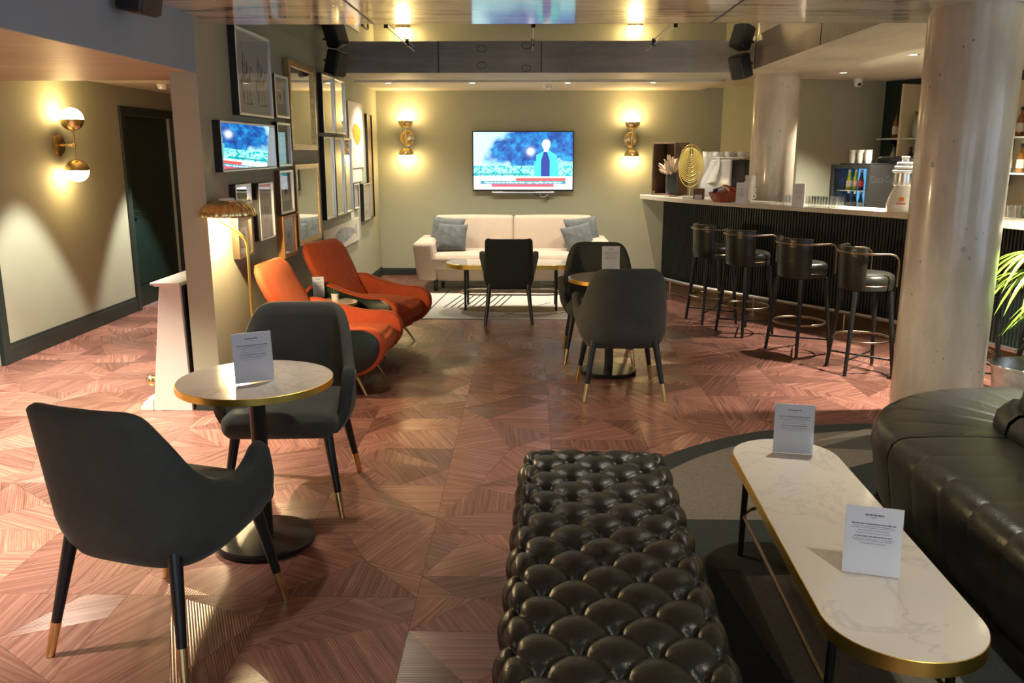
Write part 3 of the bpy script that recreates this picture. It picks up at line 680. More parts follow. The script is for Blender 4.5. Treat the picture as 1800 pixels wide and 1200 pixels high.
dup(t1, (.63, 6.50, 0), 40, 'round marble bistro table with brass edge on the open floor before the bar stools')
def oval_table(name, label, loc, rz, L, Wd, H, th, legpos, rail):
    t = thing(name, label, 'table', loc, rz)
    MB().prism(stadium(L, Wd, 24, .99), H-th, H).build('marble_top', 'marble', t)
    a, b = stadium(L, Wd, 24), stadium(L, Wd, 24, .985); G = [[(p[0], p[1], z) for p in q] for q, z in ((b, H-th-.001), (a, H-th-.001), (a, H-.002), (b, H))]
    MB().grid(G, cv=True).build('brass_edge', 'brass_bright', t, smooth=40)
    for x, y in legpos: MB().cyl((x*1.04, y, 0), (x, y, H-th), .0125, .014, 12).build('leg', 'black_metal', t, smooth=40)
    h = L/2-Wd/2; r = max(abs(p[0]) for p in legpos)*1.02
    P = [(r, y, rail) for y in (-h*.9, 0, h*.9)]+[(r*math.cos(R_(q)), h*.9+r*.8*math.sin(R_(q)), rail) for q in range(20, 180, 20)]+[(-r, y, rail) for y in (h*.9, 0, -h*.9)]+[(-r*math.cos(R_(q)), -h*.9-r*.8*math.sin(R_(q)), rail) for q in range(20, 180, 20)]
    MB().tube(P, .008, 8, closed=True).build('stretcher', 'bronze', t, smooth=40); return t
oval_table('coffee_table', 'long narrow marble coffee table with a wide brass edge beside the tufted bench', (1.055, 2.775, .0105), -2.5, 1.70, .435, .44, .042, [(sx*.165, sy*.60) for sx in (-1, 1) for sy in (-1, 1)], .185)
oval_table('sofa_table', 'oval marble table with brass edge in front of the cream sofa', (-.19, 9.28, .0085), 90, 1.42, .52, .50, .05, [(sx*.19, sy*.49) for sx in (-1, 1) for sy in (-1, 1)], .17)
t = thing('side_table', 'small round marble side table between the two rust armchairs', 'table', (-1.58, 6.80, 0))
MB().lathe([(.19, .485), (.19, .50)], n=48).build('table_top', 'marble', t, smooth=30); MB().lathe([(.19, .483), (.192, .483), (.192, .501)], n=48, caps=False).build('brass_edge', 'brass_bright', t, smooth=30)
MB().cyl((0, 0, .01), (0, 0, .485), .016).build('pole', 'black', t, smooth=40); MB().lathe([(.13, 0), (.13, .012), (.02, .018)], n=40).build('base_plate', 'black', t, smooth=30)
# ================================================================== rugs
def rug_round():
    cx, cy, R = 2.26, 3.14, 2.08
    t = thing('round_rug', 'large round dark rug with taupe geometric patches under the bench and banquette', 'rug', (cx, cy, 0))
    dk = M('rug_dark_pile', (.020, .026, .022), .95, var=(60, .3)); tp = M('rug_taupe_pile', (.155, .135, .105), .95, var=(60, .2)); lt = M('rug_light_pile', (.26, .235, .19), .95, var=(60, .2)); md = M('rug_mid_pile', (.060, .058, .046), .95, var=(60, .2))
    MB().lathe([(R, 0), (R, .008), (R-.004, .010)], n=128).build('pile', dk, t)
    def clip(P): return [(x-cx, y-cy) for x, y in P]
    ri = R-.145; y0 = 3.74-cy
    a0 = math.asin(y0/ri); arc = [(ri*math.cos(a), ri*math.sin(a)) for a in [math.pi-a0-(math.pi-2*a0)*i/40 for i in range(41)]]
    def patch(P, mat, z): m = MB(); m.prism(P, .008, z); m.build('pattern_patch', mat, t)
    patch(arc, tp, .0112)
    Q = lambda *L: clip([pz(u, v)[:2] for u, v in L])
    patch(Q((1310, 1017), (1440, 1012), (1560, 1012), (1690, 1200), (1760, 1300), (1440, 1300)), tp, .0112)
    patch(Q((1424, 779), (1520, 757), (1546, 757), (1558, 764)), lt, .0118); patch(Q((1438, 790), (1565, 757), (1640, 800), (1640, 830), (1560, 795)), md, .0116)
    patch(Q((1490, 826), (1560, 808), (1640, 860), (1640, 960), (1540, 880)), dk, .0118); patch(Q((1260, 1005), (1320, 1012), (1440, 1200), (1380, 1200)), md, .0110)
rug_round()
def rug_rect():
    x0, x1, y0, y1 = -1.30, 1.10, 8.63, 10.62
    t = thing('pale_rug', 'pale rug with fine black line drawing and a taupe oval under the sofa table', 'rug', ((x0+x1)/2, (y0+y1)/2, 0))
    MB().box(x0-t.location.x, x1-t.location.x, y0-t.location.y, y1-t.location.y, 0, .008).build('pile', M('rug_white_pile', (.62, .60, .54), .95, var=(40, .1)), t, bevel=.002)
    ox, oy = t.location.x, t.location.y; tp = M('rug_oval_pile', (.24, .19, .11), .95, var=(50, .2)); bl = M('rug_black_line', (.015, .015, .015), .9)
    MB().prism([(.05-.19+0*ox+.62*math.cos(a*.131)-ox+.0, 9.18-oy+.20*math.sin(a*.131)) for a in range(48)], .007, .0095).build('oval_patch', tp, t)
    def line(P, w_=.012):
        m = MB()
        for a, b in zip(P[:-1], P[1:]):
            a, b = Vector(a), Vector(b); e = (b-a).normalized(); n = Vector((-e.y, e.x))*w_/2; m.prism([a+n-Vector((ox, oy)), a-n-Vector((ox, oy)), b-n-Vector((ox, oy)), b+n-Vector((ox, oy))], .007, .0099)
        m.build('drawn_line', bl, t)
    line([(-1.10, 8.72), (-.98, 10.4)])
    for k in range(9): line([(-.93+k*.075, 9.25), (-.80+k*.075, 10.05)], .016)
    line([(-.72, 9.4), (-.5, 9.25), (-.15, 8.85), (.1, 8.80), (.35, 8.95), (.6, 9.3)]); line([(-1.25, 8.74), (-1.12, 8.70)]); line([(-.3, 8.75), (.25, 9.6)], .008)
rug_rect()
# ================================================================== wall lights and lamps
def sconce(label, loc, rz, group=None):
    """two opal globes in brass cups on a round wall plate; local -y points into the room"""
    t = thing('wall_sconce', label, 'wall lamp', loc, rz, group); g = .1; yo = -.15
    MB().add(*(lambda m: ([(x, -z, y) for x, y, z in m.V], m.F))(MB().lathe([(.098, 0), (.098, .012), (.085, .022), (.001, .024)], n=40))).build('wall_plate', 'brass', t, smooth=40)
    MB().cyl((0, -.02, 0), (0, yo, 0), .009, n=12).build('arm', 'brass', t, smooth=40)
    MB().cyl((0, yo, -.13), (0, yo, .13), .008, n=12).ball((0, yo, 0), .018).build('rod', 'brass', t, smooth=50)
    for s in (1, -1):
        c = MB().ball((0, 0, 0), g*1.015, 32, -.999, -.02); c.V = [(x, y+yo, s*(z+.225)) for x, y, z in c.V]; c.build('brass_cup', 'brass', t, smooth=50)
        c = MB().ball((0, 0, 0), g, 32, -.03, .999); c.V = [(x, y+yo, s*(z+.225)) for x, y, z in c.V]; c.build('globe', 'globe', t, smooth=1)
sconce('brass double globe wall light between the television and the gallery wall', (-1.64, D, 1.86), 0, 'double globe wall lights'); sconce('brass double globe wall light above the bar end of the sofa', (1.365, D, 1.84), 0, 'double globe wall lights')
sconce('brass double globe wall light on the corridor wall', (-4.24, 7.80, 1.745), 90, 'double globe wall lights')
def floor_lamp():
    p = py(441, 520, 5.52); t = thing('floor_lamp', 'brass floor lamp with a fluted mushroom shade beside the wall end', 'lamp', (p.x, 5.52, 0))
    dx = -.115; zs = 1.285
    prof = [(.168, 0), (.172, .012), (.160, .045), (.13, .078), (.085, .098), (.05, .104)]
    MB().lathe(prof+[(.05, .102), (.083, .095), (.127, .075), (.156, .043), (.166, .012)], (dx, 0, zs), 160, flute=(20, .045), caps=False).build('lamp_shade', 'brass', t, smooth=60)
    MB().lathe([(.05, .103), (.05, .112), (.044, .116), (.001, .117)], (dx, 0, zs), 32, caps=False).build('shade_cap', 'white_gloss', t, smooth=40)
    MB().tube(smooth_path([(0, 0, .02), (0, 0, .8), (0, 0, 1.06), (-.006, 0, 1.115), (-.035, 0, 1.16), (-.10, 0, 1.215), (dx-.052, 0, 1.255), (dx-.06, 0, 1.30), (dx-.04, 0, 1.375)], 6), .0095, 12).build('pole', 'brass_bright', t, smooth=60)
    MB().lathe([(.14, 0), (.14, .014), (.03, .024), (.012, .03)], n=40).build('base_plate', 'brass', t, smooth=40)
    MB().ball((dx, 0, zs+.045), .032, 16).build('bulb', 'bulb', t, smooth=1)
    l = bpy.data.lights.new('bulb_light', 'POINT'); l.energy = 46; l.color = (1., .74, .40); l.shadow_soft_size = .03; o = bpy.data.objects.new('bulb_light', l); COL.objects.link(o); o.parent = t; o.location = (dx, 0, zs-.015)
floor_lamp()
# ================================================================== television
def tv():
    W_, H_ = 1.364, .79; t = thing('television', 'flat wall television showing a news broadcast above the sofa', 'television', (-.08, D, 1.555))
    MB().box(-W_/2, W_/2, -.075, -.035, -H_/2, H_/2).build('casing', 'black_plastic', t, bevel=.004); MB().box(-.25, .25, -.036, -.001, -.2, .2).build('wall_bracket', 'black_metal', t)
    def pic(u, v):
        n = vnoise(u*1.7, v, 5, 1); n2 = vnoise(u*1.7, v, 13, 5); n3 = vnoise(u*1.7, v, 40, 9, 2)
        sky = np.stack([.55-.25*u, .95-.12*u, 1-.02*u], -1)
        edge = np.interp(v, [.33, .45, .62, .8, 1.], [.0, .05, .09, .15, .28])+(n-.5)*.22
        k = np.clip((u-edge)*9, 0, 1)*np.clip((v-.36+(n2-.5)*.2-.08*np.sin(u*9))*8, 0, 1); k = k[..., None]
        sm = np.stack([.0+.02*n2, .02+.55*n2**2.4, .12+.75*n2**1.3], -1); c = sky*(1-k)+sm*k
        br = np.exp(-((u-.575)**2*900+(v-.665)**2*300))[..., None]; c = c+br*1.2
        city = ((v < .42) & (v > .24)); cc = np.where((n3 > .55)[..., None], np.array([.0, .42, .46]), np.array([.35, .95, .95])); c = np.where(city[..., None], cc, c)
        rail = ((np.abs(v-.27) < .012) & (u < .56)); c = np.where(rail[..., None], np.array([.0, .28, .30]), c)
        man = (v > .235) & (v < .70) & (np.abs(u-.735) < .105+.0*v+.02*(v < .5)-.10*np.clip((v-.60)/.1, 0, 1)); jc = np.stack([.02+.1*n2, .45+.35*n, .48+.3*n], -1); c = np.where(man[..., None], jc, c)
        shirt = (v > .235) & (v < .70) & (np.abs(u-.725) < .045-.035*np.clip((v-.5)/.2, 0, 1)); c = np.where(shirt[..., None], np.array([.02, .04, .30]), c)
        head = ((u-.733)/.042)**2+((v-.79)/.10)**2 < 1; c = np.where(head[..., None], np.array([1, .93, .88]), c)
        hair = head & (v > .86); c = np.where(hair[..., None], np.array([.25, .42, .44]), c); neck = (np.abs(u-.733) < .022) & (v > .66) & (v < .72); c = np.where(neck[..., None], np.array([1, .9, .85]), c)
        desk = v < .235; c = np.where(desk[..., None], np.array([.92, .97, 1.]), c)
        def bar(c, u0, u1, v0, v1, col): return np.where(((u > u0) & (u < u1) & (v > v0) & (v < v1))[..., None], np.array(col), c)
        c = bar(c, .425, .93, .155, .205, (.85, .10, .08)); c = bar(c, .07, .93, .098, .152, (.05, .30, .42)); c = bar(c, .18, .81, .045, .095, (.80, .10, .14)); return c
    sc = sheet('screen', W_-.03, H_-.035, 240, 140, pic, t, (0, -.0765, .004), (1, 0, 0), (0, 0, 1), 'screen')
    MT['screen_white'] = M('screen_white_letters', (1, 1, 1), .5, emit=((1, 1, 1), .7))
    text('headline', 'Teheran droht mit Waffenruhe-Ende wegen Angriffen auf den Libanon', .036, 'screen_white', sc, (0, -.0775, .004+(H_-.035)*(.125-.5)), (R_(90), 0, 0), xs=1.02)
    MB().box(-.42, .42, -.085, -.05, -H_/2-.028, -H_/2-.008).build('sound_bar', 'steel', t, bevel=.004)
    MB().tube(smooth_path([(.22, -.05, -.40), (.24, -.05, -.46), (.28, -.06, -.475), (.33, -.05, -.45), (.34, -.045, -.40)], 5), .006, 8).build('cable', 'white_gloss', t, smooth=1)
    MB().tube(smooth_path([(.12, -.04, -.40), (.18, -.03, -.45), (.26, -.02, -.46), (.33, -.02, -.48), (.34, -.03, -.51), (.29, -.03, -.52)], 5), .004, 8).build('cable', 'black_plastic', t, smooth=1)
tv()
# ================================================================== gallery wall
def frame(name, label, y0, y1, z0, z1, d, bw, mat, content, side=None, fn=None, matw=0., tilt=(0, 0), paper=None, group=None, cat='picture', res=70):
    t = thing(name, label, cat, (XL, (y0+y1)/2, (z0+z1)/2), 0, group); a, b = (y1-y0)/2, (z1-z0)/2
    if bw:
        m = MB()   # mitred bars, a thing of depth d
        for P in ([(-a, -b), (a, -b), (a-bw, -b+bw), (-a+bw, -b+bw)], [(a, -b), (a, b), (a-bw, b-bw), (a-bw, -b+bw)], [(a, b), (-a, b), (-a+bw, b-bw), (a-bw, b-bw)], [(-a, b), (-a, -b), (-a+bw, -b+bw), (-a+bw, b-bw)]): m.prism(P, .0, d, 'x')
        if side:
            m2 = MB()
            for P in ([(-a, -b), (a, -b), (a, -b+.004), (-a, -b+.004)], [(a-.004, -b), (a, -b), (a, b), (a-.004, b)], [(a, b), (-a, b), (-a, b-.004), (a, b-.004)], [(-a, b), (-a, -b), (-a+.004, -b), (-a+.004, b)]): m2.prism([(p[0]*1.004, p[1]*1.004) for p in P], 0, d-.004, 'x')
            m2.build('frame_side', side, t)
        m.build('frame', mat, t, bevel=.003)
    w_, h_ = 2*(a-bw)+.004, 2*(b-bw)+.004; xp = d-.012 if bw else d
    if content == 'mirror':
        m = MB().box(-.0015, .0015, -w_/2, w_/2, -h_/2, h_/2).build('mirror_pane', 'mirror', t); m.location = (xp-(.02 if abs(tilt[1]) > 1 else .006), 0, 0); m.rotation_euler = (0, R_(tilt[1]), R_(tilt[0]))
    else:
        bk = MB().box(.002, xp-.008, -w_/2, w_/2, -h_/2, h_/2).build('backing', paper or 'mat_grey', t)
        if fn is not None: sheet('print', w_-2*matw, h_-2*matw*1.1, res, int(res*h_/w_)+4, fn, t, (xp-.0065, 0, 0), (0, 1, 0), (0, 0, 1))
        if content == 'print' and bw: MB().box(xp-.002, xp, -w_/2, w_/2, -h_/2, h_/2).build('glass', 'pane', t)
    return t
def seg(u, v, pts, w_):
    k = np.zeros(u.shape, bool)
    for (a, b), (c, d) in zip(pts[:-1], pts[1:]):
        L2 = (c-a)**2+(d-b)**2 or 1e-9; t = np.clip(((u-a)*(c-a)+(v-b)*(d-b))/L2, 0, 1); k |= (u-a-t*(c-a))**2+(v-b-t*(d-b))**2 < w_*w_
    return k
def col(k, c, base): return np.where(k[..., None], np.array(c), base)
def horses(u, v):
    c = np.ones(u.shape+(3,))*np.array([.60, .60, .58])
    for ox, s in ((.14, 1), (.58, 1)):
        P = lambda L: [(ox+a*.30, .12+b*.62) for a, b in L]
        ink = (.05, .05, .05); ol = (.30, .27, .10)
        for L in ([(.05, .3), (.1, .0)], [(.2, .32), (.18, .05)], [(.55, .3), (.5, .0), (.62, .0)], [(.75, .32), (.8, .02), (.95, .02)], [(.3, .0), (.95, .0)]): c = col(seg(u, v, P(L), .007), ink, c)
        c = col(seg(u, v, P([(.0, .42), (.15, .5), (.5, .44), (.8, .5)]), .035), ol, c)
        for L in ([(.8, .5), (.95, .75), (1.05, .7)], [(.2, .55), (.25, 1.0)], [(.35, .55), (.38, .95)], [(.5, .6), (.6, .85), (.55, .6), (.75, .8)], [(.05, .5), (-.05, .3)]): c = col(seg(u, v, P(L), .009), ink, c)
    return c
def etching(seed):
    def f(u, v):
        c = np.ones(u.shape+(3,))*np.array([.60, .56, .44]); n = vnoise(u, v, 9, seed, 3); r = ((u-.5)/.26)**2+((v-.5)/.32)**2
        return col((r+(n-.5)*2.4 < .6), (.10, .10, .09), c)
    return f
def bug(u, v):
    c = np.ones(u.shape+(3,))*np.array([.66, .63, .56]); s = np.abs(u-.5); k = (np.abs(s-.09-.12*np.sin((v-.32)*7)) < .03) & (v > .3) & (v < .56); k |= (s < .03) & (v > .3) & (v < .6); return col(k, (.12, .10, .08), c)
def sun(u, v):
    c = np.ones(u.shape+(3,))*np.array([.74, .70, .60]); r = np.sqrt(((u-.52)/.33)**2+((v-.52)/.17)**2); n = vnoise(u, v, 7, 4); return col(r+(n-.5)*.5 < .95, (.72, .24, .01), c)
def fish(u, v):
    c = np.ones(u.shape+(3,))*np.array([.72, .68, .57]); n = vnoise(u*3, v, 7, 6); x = (u-.56)/.30; b = np.clip(1-x*x, 0, 1)**.5*.30*(1-.35*x)
    k = (np.abs(v-.5) < b+(n-.5)*.10) & (np.abs(x) < 1); g = np.stack([.16+.5*n]*3, -1)*np.array([.9, .95, 1.]); c = np.where(k[..., None], g, c)
    tail = (u > .82) & (u < .92) & (np.abs(v-.5) < (u-.80)*2.6+(n-.5)*.1); c = np.where(tail[..., None], g, c); return col(seg(u, v, [(.30, .52), (.27, .5), (.33, .44)], .012), (.1, .1, .12), c)
def scrawl(seed, bg=(.66, .64, .57)):
    def f(u, v):
        c = np.ones(u.shape+(3,))*np.array(bg); n = vnoise(u*1.5, v, 8, seed, 3); return col(np.abs(n-.5) < .025, (.12, .12, .12), c)
    return f
frame('framed_print', 'large drawing of two stick-like horses in a deep black and silver frame', 6.06, 6.86, 1.94, 2.53, .055, .018, 'frame_silver', 'print', 'black', horses, .0, paper='canvas', res=120)
frame('framed_print', 'small etching in a brown and silver frame beside the horse drawing', 6.955, 7.34, 1.955, 2.29, .05, .02, 'frame_silver', 'print', 'wood_brown', etching(3), .085)
frame('framed_mirror', 'large mirror in a beaded antique gold frame, higher of the two gold ones', 7.38, 8.27, 1.70, 2.445, .05, .055, 'frame_gold', 'mirror', tilt=(1., 0), cat='mirror')
for k, (a, b) in enumerate(((8.55, 9.06), (9.09, 9.59))): frame('narrow_mirror', 'tall silver-framed mirror panel under the loudspeaker, %s' % ('next to the gold mirror' if k == 0 else 'next to the orange sun canvas'), a, b, 1.87, 2.43, .05, .02, 'frame_silver', 'mirror', 'black', cat='mirror', group='upper mirror panels')
frame('poster_canvas', 'white canvas with an orange sun blot near the corner', 9.89, 10.71, 1.50, 2.245, .022, 0, 'canvas', 'canvas', fn=sun, paper='canvas')
frame('framed_print', 'tall narrow wooden-board picture in a thin black frame in the corner', 10.93, 11.29, .85, 2.145, .03, .012, 'black', 'print', fn=lambda u, v: np.ones(u.shape+(3,))*np.array([.58, .38, .17])*(.8+.4*vnoise(u*4, v*.6, 6, 8))[..., None], paper='canvas')
frame('framed_mirror', 'wide mirror in a deep black and silver frame reflecting the television', 5.65, 6.86, 1.56, 1.89, .055, .012, 'frame_silver', 'mirror', 'black', tilt=(-.1, 3.2), cat='mirror')
frame('framed_print', 'small upright print in a silver frame beside the mirror with the television reflection', 6.955, 7.335, 1.57, 1.92, .05, .02, 'frame_silver', 'print', 'black', etching(5), .085)
frame('framed_print', 'small etching in a silver frame with brown sides below the upright print', 6.95, 7.345, 1.19, 1.54, .05, .02, 'frame_silver', 'print', 'wood_brown', etching(8), .075)
frame('framed_print', 'small etching in a honey-coloured wooden frame above the armchairs', 6.945, 7.34, .83, 1.175, .055, .026, 'wood_orange', 'print', fn=etching(12), matw=.07, paper='canvas')
frame('framed_mirror', 'large mirror in a gold frame reflecting the sofa, lower of the two gold ones', 7.425, 8.255, .875, 1.58, .05, .045, 'frame_gold', 'mirror', tilt=(-1.0, 0), cat='mirror')
for k, (a, b) in enumerate(((8.52, 8.94), (8.99, 9.43), (9.455, 9.84))): frame('narrow_mirror', ('first', 'second', 'third')[k]+' tall mirror strip from the gold mirror in the lower row of three', a, b, 1.02, 1.83, .05, .018, 'frame_silver', 'mirror', 'black', cat='mirror', group='lower mirror strips')
frame('framed_print', 'tiny ink print in a thin white frame beside the mirror strips', 9.99, 10.28, 1.03, 1.315, .03, .012, 'canvas', 'print', 'wood_brown', scrawl(5), .0, paper='canvas')
frame('blank_canvas', 'small blank white canvas under the orange sun picture', 9.86, 10.57, 1.335, 1.475, .02, 0, 'canvas', 'canvas', paper='canvas')
frame('framed_print', 'handwritten sheet in a black frame beside the corner picture', 10.46, 10.91, .855, 1.30, .05, .016, 'frame_silver', 'print', 'black', scrawl(9), .0, paper='canvas')
frame('fish_canvas', 'long white canvas with a grey fish drawing above the armchair', 8.44, 10.22, .66, .92, .03, 0, 'canvas', 'canvas', fn=fish, paper='canvas', res=150)
frame('blank_canvas', 'tiny white card above the fish canvas', 9.83, 10.02, .935, 1.005, .02, 0, 'canvas', 'canvas', paper='canvas')
frame('framed_mirror', 'small mirror in a silver frame above the lamp shade', 5.875, 6.21, 1.325, 1.47, .05, .02, 'frame_silver', 'mirror', 'black', cat='mirror')
frame('framed_print', 'small print in a bronze frame behind the lamp pole', 5.87, 6.18, .96, 1.245, .05, .024, 'bronze', 'print', fn=etching(15), matw=.05)
frame('framed_print', 'tall sheet with a small winged bug in a deep black frame', 6.365, 6.73, 1.035, 1.46, .055, .014, 'frame_silver', 'print', 'black', bug, paper='canvas')
# ================================================================== table signs
def sign(label, ul, ur, z, h=.21, lean=7, seed=1):
    a, b = pz(*ul, z), pz(*ur, z); d = b-a; w_ = d.length; rz = math.degrees(math.atan2(d.y, d.x)); c = (a+b)/2
    if w_ > .19: w_ = .155
    t = thing('table_sign', label, 'sign', (c.x, c.y, z), rz, 'acrylic table signs'); k = math.tan(R_(lean))
    def q(x, zz, y): return (x, y+zz*k, zz)
    m = MB()
    for x0, x1, z0, z1, ya, yb in ((-w_/2, w_/2, .004, h, -.0016, .0016),): m.add([q(x, zz, y) for zz in (z0, z1) for y in (ya, yb) for x in (x0, x1)], [(0, 2, 3, 1), (4, 5, 7, 6), (0, 1, 5, 4), (2, 6, 7, 3), (0, 4, 6, 2), (1, 3, 7, 5)])
    m.build('card', 'paper', t)
    MB().box(-w_/2, w_/2, -.012, .07, 0, .0035).build('acrylic_foot', 'acrylic', t)
    g = MB(); g.add([q(x, zz, -.0032) for x, zz in ((-w_/2-.002, .004), (w_/2+.002, .004), (w_/2+.002, h+.003), (-w_/2-.002, h+.003))], [(0, 1, 2, 3)]); g.build('acrylic_front', 'acrylic', t)
    r = random.Random(seed); m = MB()
    def dash(zc, hw, th):
        x = -hw
        while x < hw:
            L = r.uniform(.004, .012); m.add([q(xx, zz, -.0024) for xx, zz in ((x, zc-th), (min(x+L, hw), zc-th), (min(x+L, hw), zc+th), (x, zc+th))], [(0, 1, 2, 3)]); x += L+.0016
    S = h/.21; W2 = w_/2
    dash(.186*S, W2*.32, .0024); dash(.178*S, W2*.12, .0009)
    for zz, f, th in ((.158, .78, .0018), (.151, .7, .0007), (.146, .76, .0007), (.138, .55, .0007), (.130, .6, .0007), (.120, .66, .0016), (.112, .74, .0007), (.107, .66, .0007), (.099, .45, .0007)): dash(zz*S, W2*f, th)
    m.build('printed_lines', 'ink', t)
sign('acrylic table sign on the round table beside the white mantelpiece', (414, 677), (483, 668), .75, seed=2)
sign('acrylic table sign on the round table on the open floor', (1058, 477), (1089, 477), .75, .2, seed=3)
sign('acrylic table sign at the end of the long coffee table closer to the bar', (1358, 795), (1428, 800), .45, seed=4)
sign('acrylic table sign at the rounded front of the long coffee table', (1479, 1005), (1580, 1018), .45, seed=5)
sign('acrylic table sign on the small side table between the rust armchairs', (551, 523), (571, 522), .5, .17, seed=6)
# small plant on the side table
p = pz(589, 527, .5); t = thing('potted_succulent', 'small spiky succulent in a white pot on the side table', 'plant', (p.x, p.y, .5))
MB().lathe([(.026, 0), (.032, .055), (.029, .055), (.027, .045), (.001, .045)], n=28).build('pot', 'white_gloss', t, smooth=40)
for k in range(11):
    a = k*2.4; r0 = .006+.010*(k/11); l = MB().cyl((r0*math.cos(a), r0*math.sin(a), .045), (r0*3*math.cos(a), r0*3*math.sin(a), .105-.03*k/11), .006, .0008, 6).build('leaf', 'succulent', t)
# ================================================================== the bar
ZT = 1.17
EDGE = smooth_path([(1.36, 10.62, 0), (1.75, 9.72, 0), (2.28, 8.90, 0), (2.78, 8.22, 0), (3.12, 7.72, 0), (3.38, 7.20, 0), (3.60, 6.63, 0), (3.74, 6.1, 0), (3.82, 5.4, 0)], 8)
def offset(P, d):
    out = []
    for i, p in enumerate(P):
        e = (P[min(i+1, len(P)-1)]-P[max(i-1, 0)]).normalized(); n = Vector((-e.y, e.x, 0)); n = n if n.x+n.y > 0 else -n; out.append(p+n*d)
    return out
def band(name, d0, d1, z0, z1, mat, parent, i0=0, bevel=0., i1=None):
    a, b = offset(EDGE, d0)[i0:i1], offset(EDGE, d1)[i0:i1]; n = len(a); m = MB()
    V = [(*p[:2], z) for z in (z0, z1) for q in (a, b) for p in q]; F = []
    for i in range(n-1):
        F += [(i, i+1, n+i+1, n+i), (2*n+i, 3*n+i, 3*n+i+1, 2*n+i+1), (i, 2*n+i, 2*n+i+1, i+1), (n+i, n+i+1, 3*n+i+1, 3*n+i)]
    F += [(0, n, 3*n, 2*n), (n-1, 3*n-1, 4*n-1, 2*n-1)]; return m.add(V, F).build(name, mat, parent, bevel=bevel)
ct = band('bar_worktop', 0, .42, ZT-.05, ZT, 'counter', None, bevel=.004); tag(ct, 'long curved white quartz bar ledge', 'worktop')
bar = thing('bar_counter', 'curved bar front clad in dark vertical flutes', 'bar', (0, 0, 0)); bar.location = (0, 0, 0); I0 = 2
band('body', .235, .40, .16, ZT-.05, 'black', bar, I0); band('skirting', .27, .39, 0, .16, M('skirting_brass_brown', (.17, .125, .06), .35, metal=.4), bar, I0)
L = offset(EDGE, .235)[I0:]; m = MB(); acc = 0.; pitch = .034
fl = M('dark_flute_lacquer', (.007, .012, .0105), .42)
for a, b in zip(L[:-1], L[1:]):
    e = (b-a); ln = e.length; e.normalize(); n = Vector((e.y, -e.x, 0)); n = n if n.x+n.y < 0 else -n
    s = acc
    while s < ln:
        c = a+e*s; h = .0135; pts = [c-e*h, c-e*h*.72+n*.011, c+n*.0155, c+e*h*.72+n*.011, c+e*h]; m.prism([(p.x, p.y) for p in pts], .165, ZT-.052); s += pitch
    acc = s-ln
o = m.build('flutes', fl, bar); o['kind'] = 'stuff'
for nm, a_, b_ in (('coffee', 0, 9), ('fridge', 19, 52)):
    wc = thing('work_counter', {'coffee': 'steel-topped work counter behind the bar under the coffee machine', 'fridge': 'steel-topped work counter behind the bar under the drinks fridge'}[nm], 'counter'); band('cabinet', .42, 1.12, 0, .88, 'black', wc, a_, i1=b_); band('steel_top', .421, 1.14, .88, .92, 'steel', wc, a_, i1=b_)
# end fin under the overhang
p0 = EDGE[0]; q0 = offset(EDGE, .235)[I0]; dirv = (EDGE[1]-EDGE[0]).normalized()
pa, pb = offset(EDGE, .02)[0]+dirv*.02, offset(EDGE, .60)[I0]
m = MB(); th = dirv*.03; e1 = (q0-pa)
V = [pa+Vector((0, 0, ZT-.05)), q0+Vector((0, 0, ZT-.05)), q0+Vector((0, 0, .0)), q0-e1*.06+Vector((0, 0, .0))]
n_ = Vector((e1.y, -e1.x, 0)).normalized()*.03; V2 = [v+n_ for v in V]; m.add(V+V2, [(0, 1, 2, 3), (7, 6, 5, 4), (0, 4, 5, 1), (1, 5, 6, 2), (2, 6, 7, 3), (3, 7, 4, 0)]); m.build('end_fin', 'wall', bar)
# foot rail
rl = thing('foot_rail', 'polished steel foot rail along the base of the bar', 'rail', (0, 0, 0)); RP = offset(EDGE, .13)[I0:]
MB().tube([(p.x, p.y, .185) for p in RP], .021, 12).build('tube', 'steel', rl, smooth=1)
for i in (3, 14, 25, 36, 44, 52):
    if i < len(RP):
        p = RP[i]; MB().cyl((p.x, p.y, .01), (p.x, p.y, .17), .008, n=10).lathe([(.03, 0), (.03, .008), (.012, .012)], (p.x, p.y, 0), 16).build('post', 'steel', rl, smooth=40)
